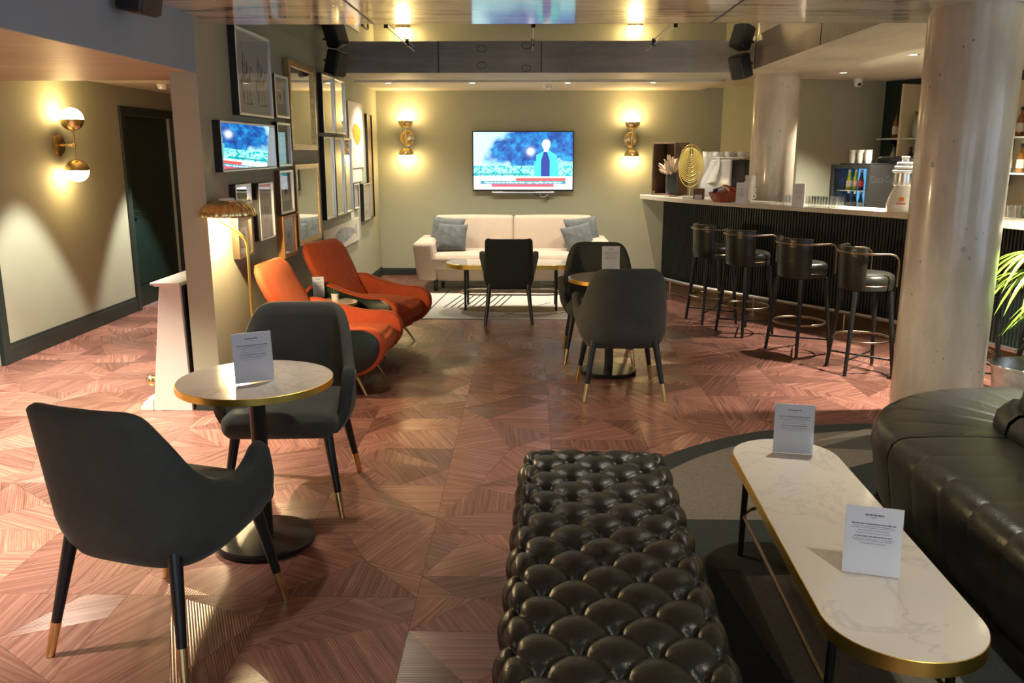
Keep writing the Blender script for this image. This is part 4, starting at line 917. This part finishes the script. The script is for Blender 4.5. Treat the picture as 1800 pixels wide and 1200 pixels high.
# ---- stools
def stool(label, loc, rz):
    t = thing('bar_stool', label, 'stool', loc, rz, 'black leather bar stools')
    MB().lathe([(.17, .655), (.195, .66), (.198, .69), (.195, .70), (.198, .712), (.202, .735), (.196, .765), (.17, .78), (.001, .783)], n=48).build('seat', 'leather_seat', t, smooth=60)
    MB().lathe([(.1985, .694), (.2005, .697), (.1985, .70)], n=48, caps=False).build('seat_piping', 'bronze', t, smooth=60)
    G = []
    for i in range(29):
        a = R_(115+130*i/28); row = []
        ed = min(1, min(i, 28-i)/3)
        for r, z in ((.203, .66), (.21, .70), (.214, .80), (.217, .90), (.22, .925), (.217, .94), (.222, .965), (.216, .985), (.196, .99), (.178, .982), (.172, .955), (.178, .94), (.172, .92), (.172, .80), (.172, .76), (.18, .66)): row.append(((r if ed > .3 else .197+(r-.197)*.6)*math.cos(a), (r if ed > .3 else .197+(r-.197)*.6)*math.sin(a), z-(0 if ed > .2 else .006*(z > .9))))
        G.append(row)
    m = MB().grid(G, cv=True); k = len(G[0]); m.F.append(tuple(range(k))); m.F.append(tuple(range(28*k, 29*k))); m.build('backrest', 'leather_seat', t, smooth=50)
    P = [(.13, -.235, .70), (.13, -.235, .86), (.125, -.235, .905), (.10, -.235, .935), (.06, -.232, .945), (-.02, -.23, .945)]+[(.232*math.cos(R_(a)), .232*math.sin(R_(a)), .945) for a in range(-100, -261, -16)]+[(-.02, .23, .945), (.06, .232, .945), (.10, .235, .935), (.125, .235, .905), (.13, .235, .86), (.13, .235, .70)]
    MB().tube(P, .0085, 10).build('arm_rail', 'bronze', t, smooth=60)
    MB().lathe([(.15, .645), (.15, .66)], n=32).build('seat_plate', 'black_metal', t)
    for sx in (-1, 1):
        for sy in (-1, 1): MB().cyl((sx*.185, sy*.185, 0), (sx*.135, sy*.135, .65), .0135, .021, 12).build('leg', 'black', t, smooth=40)
    MB().tube([(.215*math.cos(2*math.pi*i/40), .215*math.sin(2*math.pi*i/40), .265) for i in range(40)], .009, 10, closed=True).build('foot_ring', 'bronze', t, smooth=60)
    MB().cyl((-.175, -.175, .12), (.175, .175, .12), .008, n=8).cyl((-.175, .175, .12), (.175, -.175, .12), .008, n=8).build('cross_brace', 'black_metal', t, smooth=40); return t
s1 = stool('black leather bar stool beside the thick concrete column, brass arm rail in full view', (2.62, 6.61, 0), 2)
dup(s1, (2.33, 7.26, 0), 27, 'second black leather bar stool from the thick concrete column'); dup(s1, (2.06, 8.03, 0), 28, 'third black leather bar stool from the thick concrete column'); dup(s1, (1.86, 8.59, 0), 15, 'black leather bar stool nearest the end of the bar by the sofa wall')
for p, lb in (((3.17, 6.14, 0), 'black leather bar stool half hidden behind the thick concrete column'), ((3.62, 5.74, 0), 'black leather bar stool behind the palm')): dup(s1, p, 20, lb)
# ---- things on the worktop
def on(u, v): p = pz(u, v, ZT); return (p.x, p.y, ZT)
def crate():
    p = on(1166, 343); t = thing('wooden_crate', 'old wooden crate standing on end at the end of the bar', 'crate', (p[0]+.09, p[1]+.12, ZT), -39); w_, d_, h_ = .31, .34, .62; k = .012
    for i in range(3): MB().box(-w_/2, -w_/2+k, -d_/2+i*d_/3+.003, -d_/2+(i+1)*d_/3-.003, 0, h_).build('slat', 'wood_crate', t, bevel=.002); MB().box(w_/2-k, w_/2, -d_/2+i*d_/3+.003, -d_/2+(i+1)*d_/3-.003, 0, h_).build('slat', 'wood_crate', t, bevel=.002)
    for i in range(3): MB().box(-w_/2+k, w_/2-k, d_/2-.01, d_/2, i*h_/3+.004, (i+1)*h_/3-.004).build('slat', 'wood_crate', t, bevel=.002)
    for z in (0, h_-.016): MB().box(-w_/2+k, w_/2-k, -d_/2, d_/2-.012, z, z+.016).build('end_board', 'wood_crate', t, bevel=.002)
    for sx in (-1, 1):
        for z in (.016, h_-.05): MB().prism([(sx*(w_/2-k), -d_/2+.01), (sx*(w_/2-k), -d_/2+.05), (sx*(w_/2-k-.035), -d_/2+.01)], z, z+.034).build('corner_block', 'wood_crate', t)
crate()
def vase():
    p = on(1178, 345); t = thing('vase', 'dark grey vase of dried pale pampas inside the wooden crate', 'vase', (p[0]+.02, p[1]+.07, ZT+.018))
    MB().lathe([(.03, 0), (.055, .01), (.068, .05), (.07, .20), (.064, .24), (.06, .24), (.055, .2), (.001, .19)], n=36).build('body', M('vase_grey', (.045, .05, .05), .4), t, smooth=50)
    r = random.Random(4)
    for k in range(40):
        a, s = r.uniform(0, 6.28), r.uniform(.0, .13); h = r.uniform(.34, .48)-s*.5; x, y = s*math.cos(a)-.02, s*math.sin(a)*.55-.02
        MB().tube([(x*.2, y*.2, .22), (x*.6, y*.6, .22+(h-.22)*.35), (x, y, h*.92), (x*1.25, y*1.2, h)], [.002, .011, .016, .003], 6).build('pampas_plume', 'pampas', t, smooth=60)
vase()
def disc():
    p = on(1211, 349); t = thing('gold_sculpture', 'gold oval sculpture of nested rings on a stem on the bar', 'sculpture', (p[0]+.01, p[1]+.03, ZT), -10); cz = .36
    MB().rbox((0, 0, .011), (.15, .07, .022), .004, 2).build('base', 'white_gloss', t); MB().cyl((0, 0, .02), (0, 0, .13), .007, n=10).build('stem', 'brass', t)
    G = [[(.132*k*math.cos(a*.1309), .003*s, cz+(-.0)+.232*k*math.sin(a*.1309)) for a in range(48)] for k, s in ((1, -1), (1, 1))]
    MB().tube([(.132*math.cos(a*.1309), 0, cz+.232*math.sin(a*.1309)) for a in range(48)], .006, 8, closed=True).build('outer_ring', 'brass_bright', t, smooth=60)
    for k in range(14):
        f = .95-.058*k; MB().tube([(.132*f*math.cos(a*.1309), .004*(k % 2), cz+.01+.012*k+.232*f*math.sin(a*.1309)*.86-.02*(1-f)) for a in range(48)], [.0052]*48, 6, closed=True).build('nested_ring', 'brass_bright', t, smooth=60)
    MB().cyl((0, -.004, cz+.04), (0, -.004, cz+.225), .006, n=8).build('centre_rod', 'brass_bright', t)
disc()
p = on(1229, 350); t = thing('card_box', 'small brown wooden box with a white label on the bar', 'box', (p[0], p[1]+.03, ZT), -14)
MB().box(-.06, .06, -.05, .05, 0, .115).build('body', M('box_brown', (.22, .10, .05), .6), t, bevel=.003); MB().box(-.045, .035, -.052, -.0495, .005, .05).build('white_label', 'paper', t)
def machine():
    p = on(1250, 347); t = thing('coffee_machine', 'white coffee machine with black front and a cup rail on the bar', 'coffee machine', (p[0]+.20, p[1]+.56, ZT-.25), -30)
    MB().rbox((0, 0, .34), (.40, .36, .66), .015, 3).build('body', 'white_gloss', t, smooth=40); MB().rbox((.28, .02, .34), (.16, .34, .66), .01, 2).build('black_front', 'black_plastic', t, smooth=40)
    MB().tube([(-.19, -.17, .67), (-.19, -.17, .692), (.34, -.17, .692), (.34, .15, .692), (-.19, .15, .692), (-.19, .15, .67)], .010, 8).build('cup_rail', 'white_gloss', t, smooth=60)
    G = [[(-.19+.012*math.sin(v*5)+(.24)*u, -.185-.01*math.sin(u*6+v*3), .71-.34*v+.05*u*v) for u in [i/8 for i in range(9)]] for v in [j/8 for j in range(9)]]; MB().grid(G).build('cloth', 'canvas', t, smooth=1)
    return t
cm = machine(); mx = cm.matrix_basis.copy(); mw = Matrix.Translation(cm.location) @ Matrix.Rotation(R_(-30), 4, 'Z')
def cup():
    t = thing('coffee_cup', 'white porcelain cup on top of the coffee machine', 'cup', (0, 0, 0), 0, 'cups on the coffee machine')
    MB().lathe([(.022, 0), (.034, .012), (.043, .04), (.045, .068), (.042, .068), (.039, .04), (.03, .014), (.001, .012)], n=28).build('bowl', 'white_gloss', t, smooth=60)
    MB().tube(smooth_path([(.042, 0, .056), (.066, 0, .055), (.07, 0, .035), (.052, 0, .022), (.038, 0, .022)], 4), .005, 8).build('handle', 'white_gloss', t, smooth=60); return t
c0 = cup(); c0.scale = (1.3, 1.3, 1.35); first = True
for i, (x, y, z, rz) in enumerate([(-.125, -.09, .672, 20), (.01, -.09, .672, -10), (.145, -.08, .672, 30), (.285, -.05, .672, 10), (-.06, .06, .672, 60), (.09, .07, .672, 0)]):
    q = mw @ Vector((x, y, z))
    if first: c0.location = q; c0.rotation_euler.z = R_(rz); first = False
    else: dup(c0, q, rz)
for i in range(4):
    q = on(1290, 356); dup(c0, (q[0]+.19+.006*i, q[1]+.20-.005*i, ZT+.06*i), 15+12*i, 'white porcelain cup in the stack beside the snack basket', 'stacked cups on the bar')
p = on(1272, 356); t = thing('snack_basket', 'orange-brown wire basket of snack packets on the bar', 'basket', (p[0]+.02, p[1]+.10, ZT))
MB().lathe([(.10, 0), (.13, .03), (.155, .085), (.16, .10), (.152, .10), (.12, .035), (.09, .01), (.001, .008)], n=24, flute=(24, .04)).build('bowl', M('basket_copper', (.36, .10, .045), .4), t, smooth=60)
rr = random.Random(9)
for k in range(12):
    c = [(.55, .09, .04), (.70, .30, .16), (.78, .66, .58), (.40, .05, .03), (.03, .05, .2)][k % 5]; a = k*2.4; s = .02+.075*(k/12)**.5
    g = MB().rbox((0, 0, 0), (.10, .065, .025), .012, 3); o = g.build('snack_packet', M('packet_wrap', c, .3), t, smooth=1); o.location = (s*math.cos(a), s*math.sin(a), .10+.05*(1-k/12)); o.rotation_euler = (rr.uniform(-.6, .6), rr.uniform(-.6, .6), a)
def csign(label, u, v, w_, h, rz, seed):
    p = on(u, v); t = thing('table_sign', label, 'sign', (p[0], p[1], ZT), rz, 'acrylic table signs'); MB().box(-w_/2, w_/2, -.002, .002, .003, h).build('card', 'paper', t); MB().box(-w_/2, w_/2, -.02, .05, 0, .003).build('acrylic_foot', 'acrylic', t)
    m = MB(); r = random.Random(seed)
    for z in [h*.86]+[h*(.72-.05*i) for i in range(8)]: f = r.uniform(.3, .75)*w_/2; m.box(-f, f, -.0032, -.0026, z-.0012, z+.0012)
    m.build('printed_lines', 'ink', t)
csign('upright card sign on the bar beside the snack basket', 1302, 359, .105, .215, -30, 2); csign('upright card sign on the bar in front of the rows of glasses', 1402, 365, .115, .225, -38, 3)
# glasses in rows
gl = thing('drinking_glass', 'clear tumbler in the rows of glasses on the bar', 'glass', (0, 0, 0), 0, 'tumblers on the bar')
MB().lathe([(.026, 0), (.034, .105), (.0325, .105), (.025, .008), (.001, .008)], n=20).build('tumbler', 'glass', gl, smooth=60); k = 0
for r0, (u0, u1, n) in enumerate(((1368, 1392, 3), (1416, 1466, 6))):
    for row in range(3):
        for i in range(n):
            u = u0+(u1-u0)*i/(n-1); p = on(u, 363+(u-1368)*.045); q = (p[0]+.045*row*1.2+.02, p[1]+.07*row+.06, ZT)
            if k == 0: gl.location = q
            else: dup(gl, q, 0)
            k += 1
# bottles
def bottle_proto(label, group, glassm, lab, h=.29, r=.037, cap='black_plastic', neck=.35):
    t = thing('bottle', label, 'bottle', (0, 0, 0), 0, group)
    MB().lathe([(r*.9, 0), (r, .008), (r, h*(1-neck)-.03), (r*.8, h*(1-neck)), (.014, h*(1-neck)+.035), (.013, h*.93), (.001, h*.935)], n=24).build('body', glassm, t, smooth=50)
    MB().lathe([(.0155, h*.88), (.0155, h), (.001, h)], n=16).build('cap', cap, t, smooth=50)
    if lab: MB().lathe([(r+.0006, h*.16), (r+.0006, h*.46)], n=24, caps=False).build('paper_label', lab, t, smooth=50)
    return t
MT['gl_dark'] = M('dark_bottle_glass', (.02, .012, .006), .08, coat=.5); MT['gl_green'] = M('green_bottle_glass', (.02, .16, .035), .08, coat=.5); MT['gl_amber'] = M('amber_spirit', (.25, .10, .02), .08, coat=.5); MT['gl_clear'] = M('clear_spirit', (.35, .37, .34), .06, coat=.6, metal=.2)
MT['gl_yellow'] = M('yellow_soda', (.45, .62, .03), .1, coat=.5); MT['gl_cola'] = M('cola_soda', (.03, .008, .006), .1, coat=.5); MT['lab_cream'] = M('cream_label', (.70, .62, .48), .7); MT['lab_red'] = M('red_label', (.6, .04, .04), .6); MT['lab_pink'] = M('pink_label', (.65, .4, .45), .6)
# ---- glass-front fridge
def fridge():
    a, b, c = pz(1468, 367, ZT), pz(1524, 370, ZT), pz(1567, 368, ZT); rz = math.degrees(math.atan2(b.y-a.y, b.x-a.x)); w_ = .44; fc = py(1517, 330, 8.72)
    t = thing('mini_fridge', 'small black drinks fridge with a blue-lit glass door behind the bar', 'fridge', (fc.x, fc.y, 1.07), -56); H_ = .49; d_ = .42
    m = MB(); m.box(-w_/2, -w_/2+.03, -d_/2, d_/2, 0, H_).box(w_/2-.03, w_/2, -d_/2, d_/2, 0, H_).box(-w_/2+.03, w_/2-.03, -d_/2, d_/2, 0, .03).box(-w_/2+.03, w_/2-.03, -d_/2, d_/2, H_-.03, H_).box(-w_/2+.03, w_/2-.03, d_/2-.03, d_/2, .03, H_-.03); m.build('cabinet', M('fridge_black', (.016, .015, .013), .5), t, bevel=.003)
    MB().box(-w_/2+.031, w_/2-.031, d_/2-.034, d_/2-.031, .031, H_-.031).build('lit_back', M('fridge_light', (.3, .6, .9), .4, emit=((.10, .50, 1.), .38)), t)
    MB().box(-w_/2+.031, w_/2-.031, -d_/2+.05, d_/2-.04, .235, .242).build('shelf', 'white_gloss', t)
    dm = MB(); bw = .035
    for x0, x1, z0, z1 in ((-w_/2, -w_/2+bw, 0, H_), (w_/2-bw, w_/2, 0, H_), (-w_/2+bw, w_/2-bw, 0, bw), (-w_/2+bw, w_/2-bw, H_-bw, H_)): dm.box(x0, x1, -d_/2-.022, -d_/2-.001, z0, z1)
    dr = dm.build('door', 'black_plastic', t, bevel=.002); MB().box(-w_/2+bw, w_/2-bw, -d_/2-.014, -d_/2-.010, bw, H_-bw).build('door_glass', 'pane', dr)
    MT['faint'] = M('faint_lettering', (.055, .05, .046), .4); text('lettering', 'Coca-Cola', .10, 'faint', t, (w_/2+.0015, 0, .35), (R_(90), 0, R_(90))); return t
fr = fridge(); o = MB().box(-.23, .23, -.20, .20, 0, .15).build('fridge_stand', 'black', None, bevel=.004); o.location = (fr.location.x, fr.location.y, .92); o.rotation_euler.z = R_(-56); tag(o, 'low black stand under the drinks fridge', 'stand')
fm = Matrix.Translation(fr.location) @ Matrix.Rotation(R_(-56), 4, 'Z')
for i, (x, y, z, gm, lb, desc) in enumerate([(-.11, -.08, .248, 'gl_yellow', 'lab_cream', 'yellow soda bottle on the upper shelf of the drinks fridge'), (-.05, -.06, .248, 'gl_yellow', 'lab_cream', 'yellow soda bottle on the upper shelf of the drinks fridge'), (.03, -.08, .248, 'gl_cola', 'lab_red', 'cola bottle with red label on the upper shelf of the drinks fridge'), (.10, -.06, .248, 'gl_clear', None, 'clear bottle on the upper shelf of the drinks fridge'), (-.10, -.08, .032, 'gl_dark', None, 'dark bottle on the lower shelf of the drinks fridge'), (-.03, -.08, .032, 'gl_dark', None, 'dark bottle on the lower shelf of the drinks fridge'), (.04, -.08, .032, 'gl_dark', 'lab_cream', 'dark bottle with pale label on the lower shelf of the drinks fridge'), (.11, -.08, .032, 'gl_dark', 'lab_pink', 'dark bottle with pink label on the lower shelf of the drinks fridge')]):
    o = bottle_proto(desc, 'bottles in the drinks fridge', gm, lb, .20, .026, 'steel', .42); o.location = fm @ Vector((x, y, z-.005 if z > .2 else z+.0))
for i in range(3):
    t = thing('paper_cup_stack', 'white stack of paper cups on the drinks fridge', 'cups', fm @ Vector((-.10+.085*i, -.06, .505)), -56, 'cup stacks on the fridge')
    for k in range(4): MB().lathe([(.028, .0+k*.028), (.038, .045+k*.028), (.036, .045+k*.028), (.001, .004+k*.028)], n=20).build('paper_cup', 'canvas', t, smooth=50)
tr = MB().rbox((0, 0, .007), (.36, .30, .014), .006, 2).build('tray', 'black_plastic', None); tr.location = fm @ Vector((0, 0, .4905)); tr.rotation_euler.z = R_(-56); tag(tr, 'flat black tray on top of the drinks fridge', 'tray')
mc = thing('black_appliance', 'black rounded appliance standing behind the drinks fridge', 'appliance', fm @ Vector((.10, .42, -.15)), -40); MB().rbox((0, 0, .36), (.40, .28, .72), .05, 4).build('body', 'black_plastic', mc, smooth=40); MB().rbox((-.02, -.13, .5), (.2, .02, .1), .008, 2).build('panel', 'black', mc, smooth=40)
# ---- beer tower
p = on(1578, 373); t = thing('beer_tower', 'white pear-shaped beer tower with a steel ring and small red emblem', 'beer tower', (p[0]+.05, p[1]+.06, ZT), -25)
MB().lathe([(.11, 0), (.125, .02), (.125, .07), (.105, .14), (.082, .20), (.075, .225), (.088, .235), (.088, .262), (.001, .262)], n=48).build('body', 'white_gloss', t, smooth=40)
MB().lathe([(.083, .262), (.083, .335)], n=48).build('steel_ring', 'steel', t, smooth=40)
for z, r, h in ((.335, .10, .03), (.368, .085, .03), (.40, .068, .03), (.432, .03, .025), (.457, .034, .022)): MB().lathe([(r*.86, z), (r, z+h*.3), (r, z+h*.7), (r*.86, z+h), (.001, z+h)], n=40).build('top_ring', 'white_gloss', t, smooth=40)
MB().prism([(-.02, .10), (.02, .10), (.022, .125), (.012, .135), (0, .13), (-.012, .135), (-.022, .125)], -.128, -.108, 'y').build('emblem_shield', M('emblem_orange', (.6, .16, .02), .4), t)
m = MB()
for i in range(7): m.box(-.035+i*.0105, -.035+i*.0105+.007, -.131, -.110, .072, .072+(.014 if i in (0, 3) else .010))
m.build('emblem_lettering', M('emblem_red', (.6, .05, .03), .4), t)
p = on(1610, 377); t = thing('towel_stack', 'stack of white folded towels beside the beer tower', 'towels', (p[0]+.52, p[1]+.46, .92), -50)
for k in range(10): MB().rbox((.004*(k % 2), 0, .02+.04*k), (.22-.012*k, .18, .038), .014, 3).build('towel', 'canvas', t, smooth=1)
# ---- back bar: lit niche, shelves, bottles on the dark rear wall
e = (Vector(BB)-Vector(BA)).normalized(); ang = math.degrees(math.atan2(e.y, e.x)); nrm = Vector((-abs(e.y), -abs(e.x)))
def bb(s, z, off=0.): q = Vector(BA)+e*s+nrm*off; return Vector((q.x, q.y, z))
def sh(u, v=200): q = pl(u, v, BA, BB); return (Vector((q.x, q.y))-Vector(BA)).length
nb = thing('back_bar_niche', 'pale lit niche panel set in the dark wall behind the bar', 'panel', (BA[0], BA[1], 0), ang); s0 = sh(1616); s1_ = s0+2.9
MB().box(s0, s1_, -.02, -.005, 1.0, 2.42).build('panel', M('niche_panel', (.62, .52, .34), .5), nb); MB().box(s0-.03, s0, -.30, -.005, .95, 2.45).build('side_post', M('niche_post', (.66, .58, .36), .5), nb)
bc = thing('back_counter', 'dark counter with a steel top along the wall behind the bar', 'counter', (BA[0], BA[1], 0), ang); MB().box(.35, 4.2, -.55, -.03, 0, .88).build('cabinet', 'black', bc, bevel=.004); MB().box(.33, 4.2, -.57, -.03, .88, .92).build('steel_top', 'steel', bc, bevel=.003)
SH = []
for z in (1.47, 1.84): 
    o = MB().box(sh(1575), s1_, -.30, -.02, z-.018, z).build('glass_shelf', M('shelf_glass', (.55, .62, .56), .12, coat=.3), None, bevel=.002); o.location = (BA[0], BA[1], 0); o.rotation_euler.z = R_(ang); tag(o, ('lower' if z < 1.6 else 'upper')+' glass shelf behind the bar', 'shelf'); SH.append(z)
    for s in (sh(1590), sh(1660), sh(1790)): br = MB().prism([(-.02, z-.018), (-.26, z-.018), (-.02, z-.14)], s, s+.012, 'x').build('shelf_bracket', 'black_metal', o)
kinds = [('gl_clear', 'lab_cream', 'clear spirit bottle with cream label on the %s shelf behind the bar'), ('gl_amber', 'lab_cream', 'amber spirit bottle on the %s shelf behind the bar'), ('gl_dark', 'lab_cream', 'dark bottle with cream label on the %s shelf behind the bar'), ('gl_clear', None, 'plain clear bottle on the %s shelf behind the bar')]
protos = {}; rb = random.Random(21)
for si, z in enumerate(SH):
    s = sh(1592); n = 0
    while s < s1_-.1 and n < 24:
        kd = kinds[(n+si) % 4]; key = (si, kd[0], kd[1]); q = bb(s, z, .15)
        if key not in protos: protos[key] = bottle_proto(kd[2] % ('upper', 'lower')[z < 1.6], '%s shelf bottles' % ('upper', 'lower')[z < 1.6], kd[0], kd[1], .30 if kd[0] != 'gl_dark' else .27, .038); protos[key].location = q
        else: dup(protos[key], q, rb.uniform(0, 90))
        s += rb.uniform(.10, .15); n += 1
for u, gm, lb, ds, off in ((1593, 'gl_green', 'lab_pink', 'wine bottle with pink label on the back counter by the beer tower', .30), (1613, 'gl_dark', 'lab_cream', 'dark bottle with broad cream label on the back counter by the beer tower', .26)):
    o = bottle_proto(ds, None, gm, lb, .36, .04, 'lab_pink'); o.location = bb(sh(u), .92, off)
for u, v, gm, ds in ((1786, 385, 'gl_green', 'green glass bottle on the bar behind the thick column'), (1800, 388, 'gl_dark', 'dark bottle on the bar behind the thick column')):
    p = on(u, v); o = bottle_proto(ds, None, gm, None, .20, .035, 'white_gloss', .45); o.location = (p[0]+.14, p[1]+.10, ZT)
for i in range(4): p = on(1762+i*7, 385); dup(gl, (p[0]+.02+.05*(i % 2), p[1]+.0+.07*(i % 2), ZT), 0, 'clear tumbler on the bar beside the green bottle', 'tumblers by the green bottle')
# ================================================================== white mantelpiece
t = thing('mantelpiece', 'white painted mantelpiece standing against the corridor side of the wall end', 'mantelpiece', (XL-.19, 5.43, 0))
MB().prism([(-.265, 0), (-.004, 0), (-.022, .84), (-.155, .84)], 0, .03, 'y').build('side_panel', 'white', t, bevel=.002)
MB().prism([(-.265, 0), (-.004, 0), (-.022, .84), (-.155, .84)], 1.02, 1.05, 'y').build('side_panel', 'white', t, bevel=.002)
MB().prism([(-.25, .08), (-.24, .08), (-.145, .84), (-.155, .84)], .03, .22, 'y').prism([(-.25, .08), (-.24, .08), (-.145, .84), (-.155, .84)], .83, 1.02, 'y').prism([(-.20, .56), (-.19, .56), (-.145, .84), (-.155, .84)], .22, .83, 'y').build('front_panel', 'white', t)
MB().box(-.185, -.012, -.02, 1.07, .84, .852).box(-.20, -.008, -.035, 1.085, .852, .868).build('top_shelf', 'white', t, bevel=.005)
MB().box(-.02, -.006, .03, 1.02, .0, .84).build('gap_shade', 'black', t)  # black sheet stands in for shade in the gap to the wall end
for y0 in (-.012, .82): MB().box(-.345, -.262, y0, y0+.23, 0, .03).box(-.33, -.262, y0+.006, y0+.22, .03, .055).box(-.30, -.262, y0+.012, y0+.21, .055, .085).build('plinth_block', 'white', t, bevel=.004)
MB().ball((-.268, .012, .205), .035, 16).build('rosette', 'brass', t, smooth=1)
for k in range(2): o = MB().box(-.05, .05, -.09, .09, 0, .012).build('magazine', 'paper', None, bevel=.001); o.location = (XL-.19-.085+.01*k, 5.95+.02*k, .868+.0125*k); o.rotation_euler.z = R_(8*k); tag(o, ('lower', 'upper')[k]+' leaflet of the pair lying on the white mantelpiece', 'leaflet', 'leaflets on the mantelpiece')
# ================================================================== loudspeakers, camera, detectors
def speaker(label, loc, rz, tilt):
    t = thing('loudspeaker', label, 'loudspeaker', loc, rz, 'wall loudspeakers')
    a = MB().rbox((0, 0, 0), (.17, .15, .235), .02, 3).build('cabinet', 'black_plastic', t, smooth=40); a.rotation_euler = (R_(tilt), 0, 0)
    g = MB().rbox((0, -.078, 0), (.15, .012, .21), .005, 2).build('grille', M('speaker_grille', (.05, .05, .045), .6), a, smooth=40)
    MB().cyl((0, .06, .02), (0, .15, .04), .012, n=10).build('bracket', 'black_metal', t, smooth=40)
speaker('black loudspeaker on the gallery wall under the mirror ceiling', (XL+.17, 8.66, 2.525), 60, 18); speaker('black loudspeaker on the concrete beam above the bar side', (2.12, 9.0, 2.52), -60, 18); speaker('black loudspeaker on the blue-grey bulkhead over the corridor opening', (XL+.13, 4.44, 2.375+.1), 80, 12)
p = pz(1509, 141, 2.5); t = thing('dome_camera', 'white dome security camera on the bar ceiling', 'camera', (p.x, p.y, 2.52)); MB().lathe([(.055, 0), (.055, -.03), (.05, -.05)], n=32, caps=False).build('housing', 'white_gloss', t, smooth=40)
MB().lathe([(.05, -.05), (.048, -.07), (.035, -.092), (.001, -.10)], n=32, caps=False).build('dome', 'white_gloss', t, smooth=40); MB().ball((0, -.035, -.066), .022, 16).build('lens', 'dot', t, smooth=1)
for q, z, lb in (((.224, 10.79), 2.475, 'white smoke detector on the ceiling strip above the sofa'), (tuple(pz(285, 148, 2.35))[:2], 2.35, 'white smoke detector on the corridor ceiling')):
    t = thing('smoke_detector', lb, 'detector', (q[0], q[1], z)); MB().lathe([(.055, 0), (.055, -.018), (.05, -.022)], n=32, caps=False).build('base', 'white_gloss', t, smooth=40); MB().lathe([(.05, -.022), (.046, -.045), (.03, -.055), (.001, -.055)], n=32, caps=False).build('cover', 'white_gloss', t, smooth=40)
# ================================================================== palm in its tub
t = thing('potted_palm', 'green palm in a galvanised tub behind the leather banquette', 'plant', (3.25, 5.44, 0))
MB().lathe([(.17, 0), (.175, .01), (.215, .32), (.225, .325), (.228, .34), (.22, .345), (.21, .335), (.17, .06), (.001, .05)], n=48).build('tub', 'zinc', t, smooth=40); MB().lathe([(.19, .20), (.001, .215)], n=40, caps=False).build('soil', 'soil', t)
rp = random.Random(5)
for k, (dx, dy, dz, yaw) in enumerate(((.16, -.12, .60, 200), (.08, -.2, .70, 240), (.25, .05, .95, 250), (.05, .12, .98, 150), (.22, -.15, .36, 215), (.02, .05, .82, 190))):
    c = Vector((dx, dy, .35+dz*.72)); MB().tube(smooth_path([(0, 0, .2), (dx*.4, dy*.4, .2+dz*.4), tuple(c)], 5), [.010]*10+[.007], 8).build('stem', 'leaf', t, smooth=60)
    for i in range(13):
        a = R_(yaw-78+13*i); ln = rp.uniform(.32, .43); dr = rp.uniform(.10, .22); d = Vector((math.cos(a), math.sin(a), 0)); n = Vector((-d.y, d.x, 0)); G = []
        for j in range(7):
            f = j/6; q = c+d*ln*f+Vector((0, 0, .10*f-(dr+.16)*f*f)); wd = .014*math.sin(math.pi*min(1, .12+f*.88))**.8+.0006; G.append([q-n*wd, q+Vector((0, 0, -.004)), q+n*wd])
        MB().grid(G).build('leaflet', 'leaf', t, smooth=1, fix=False)
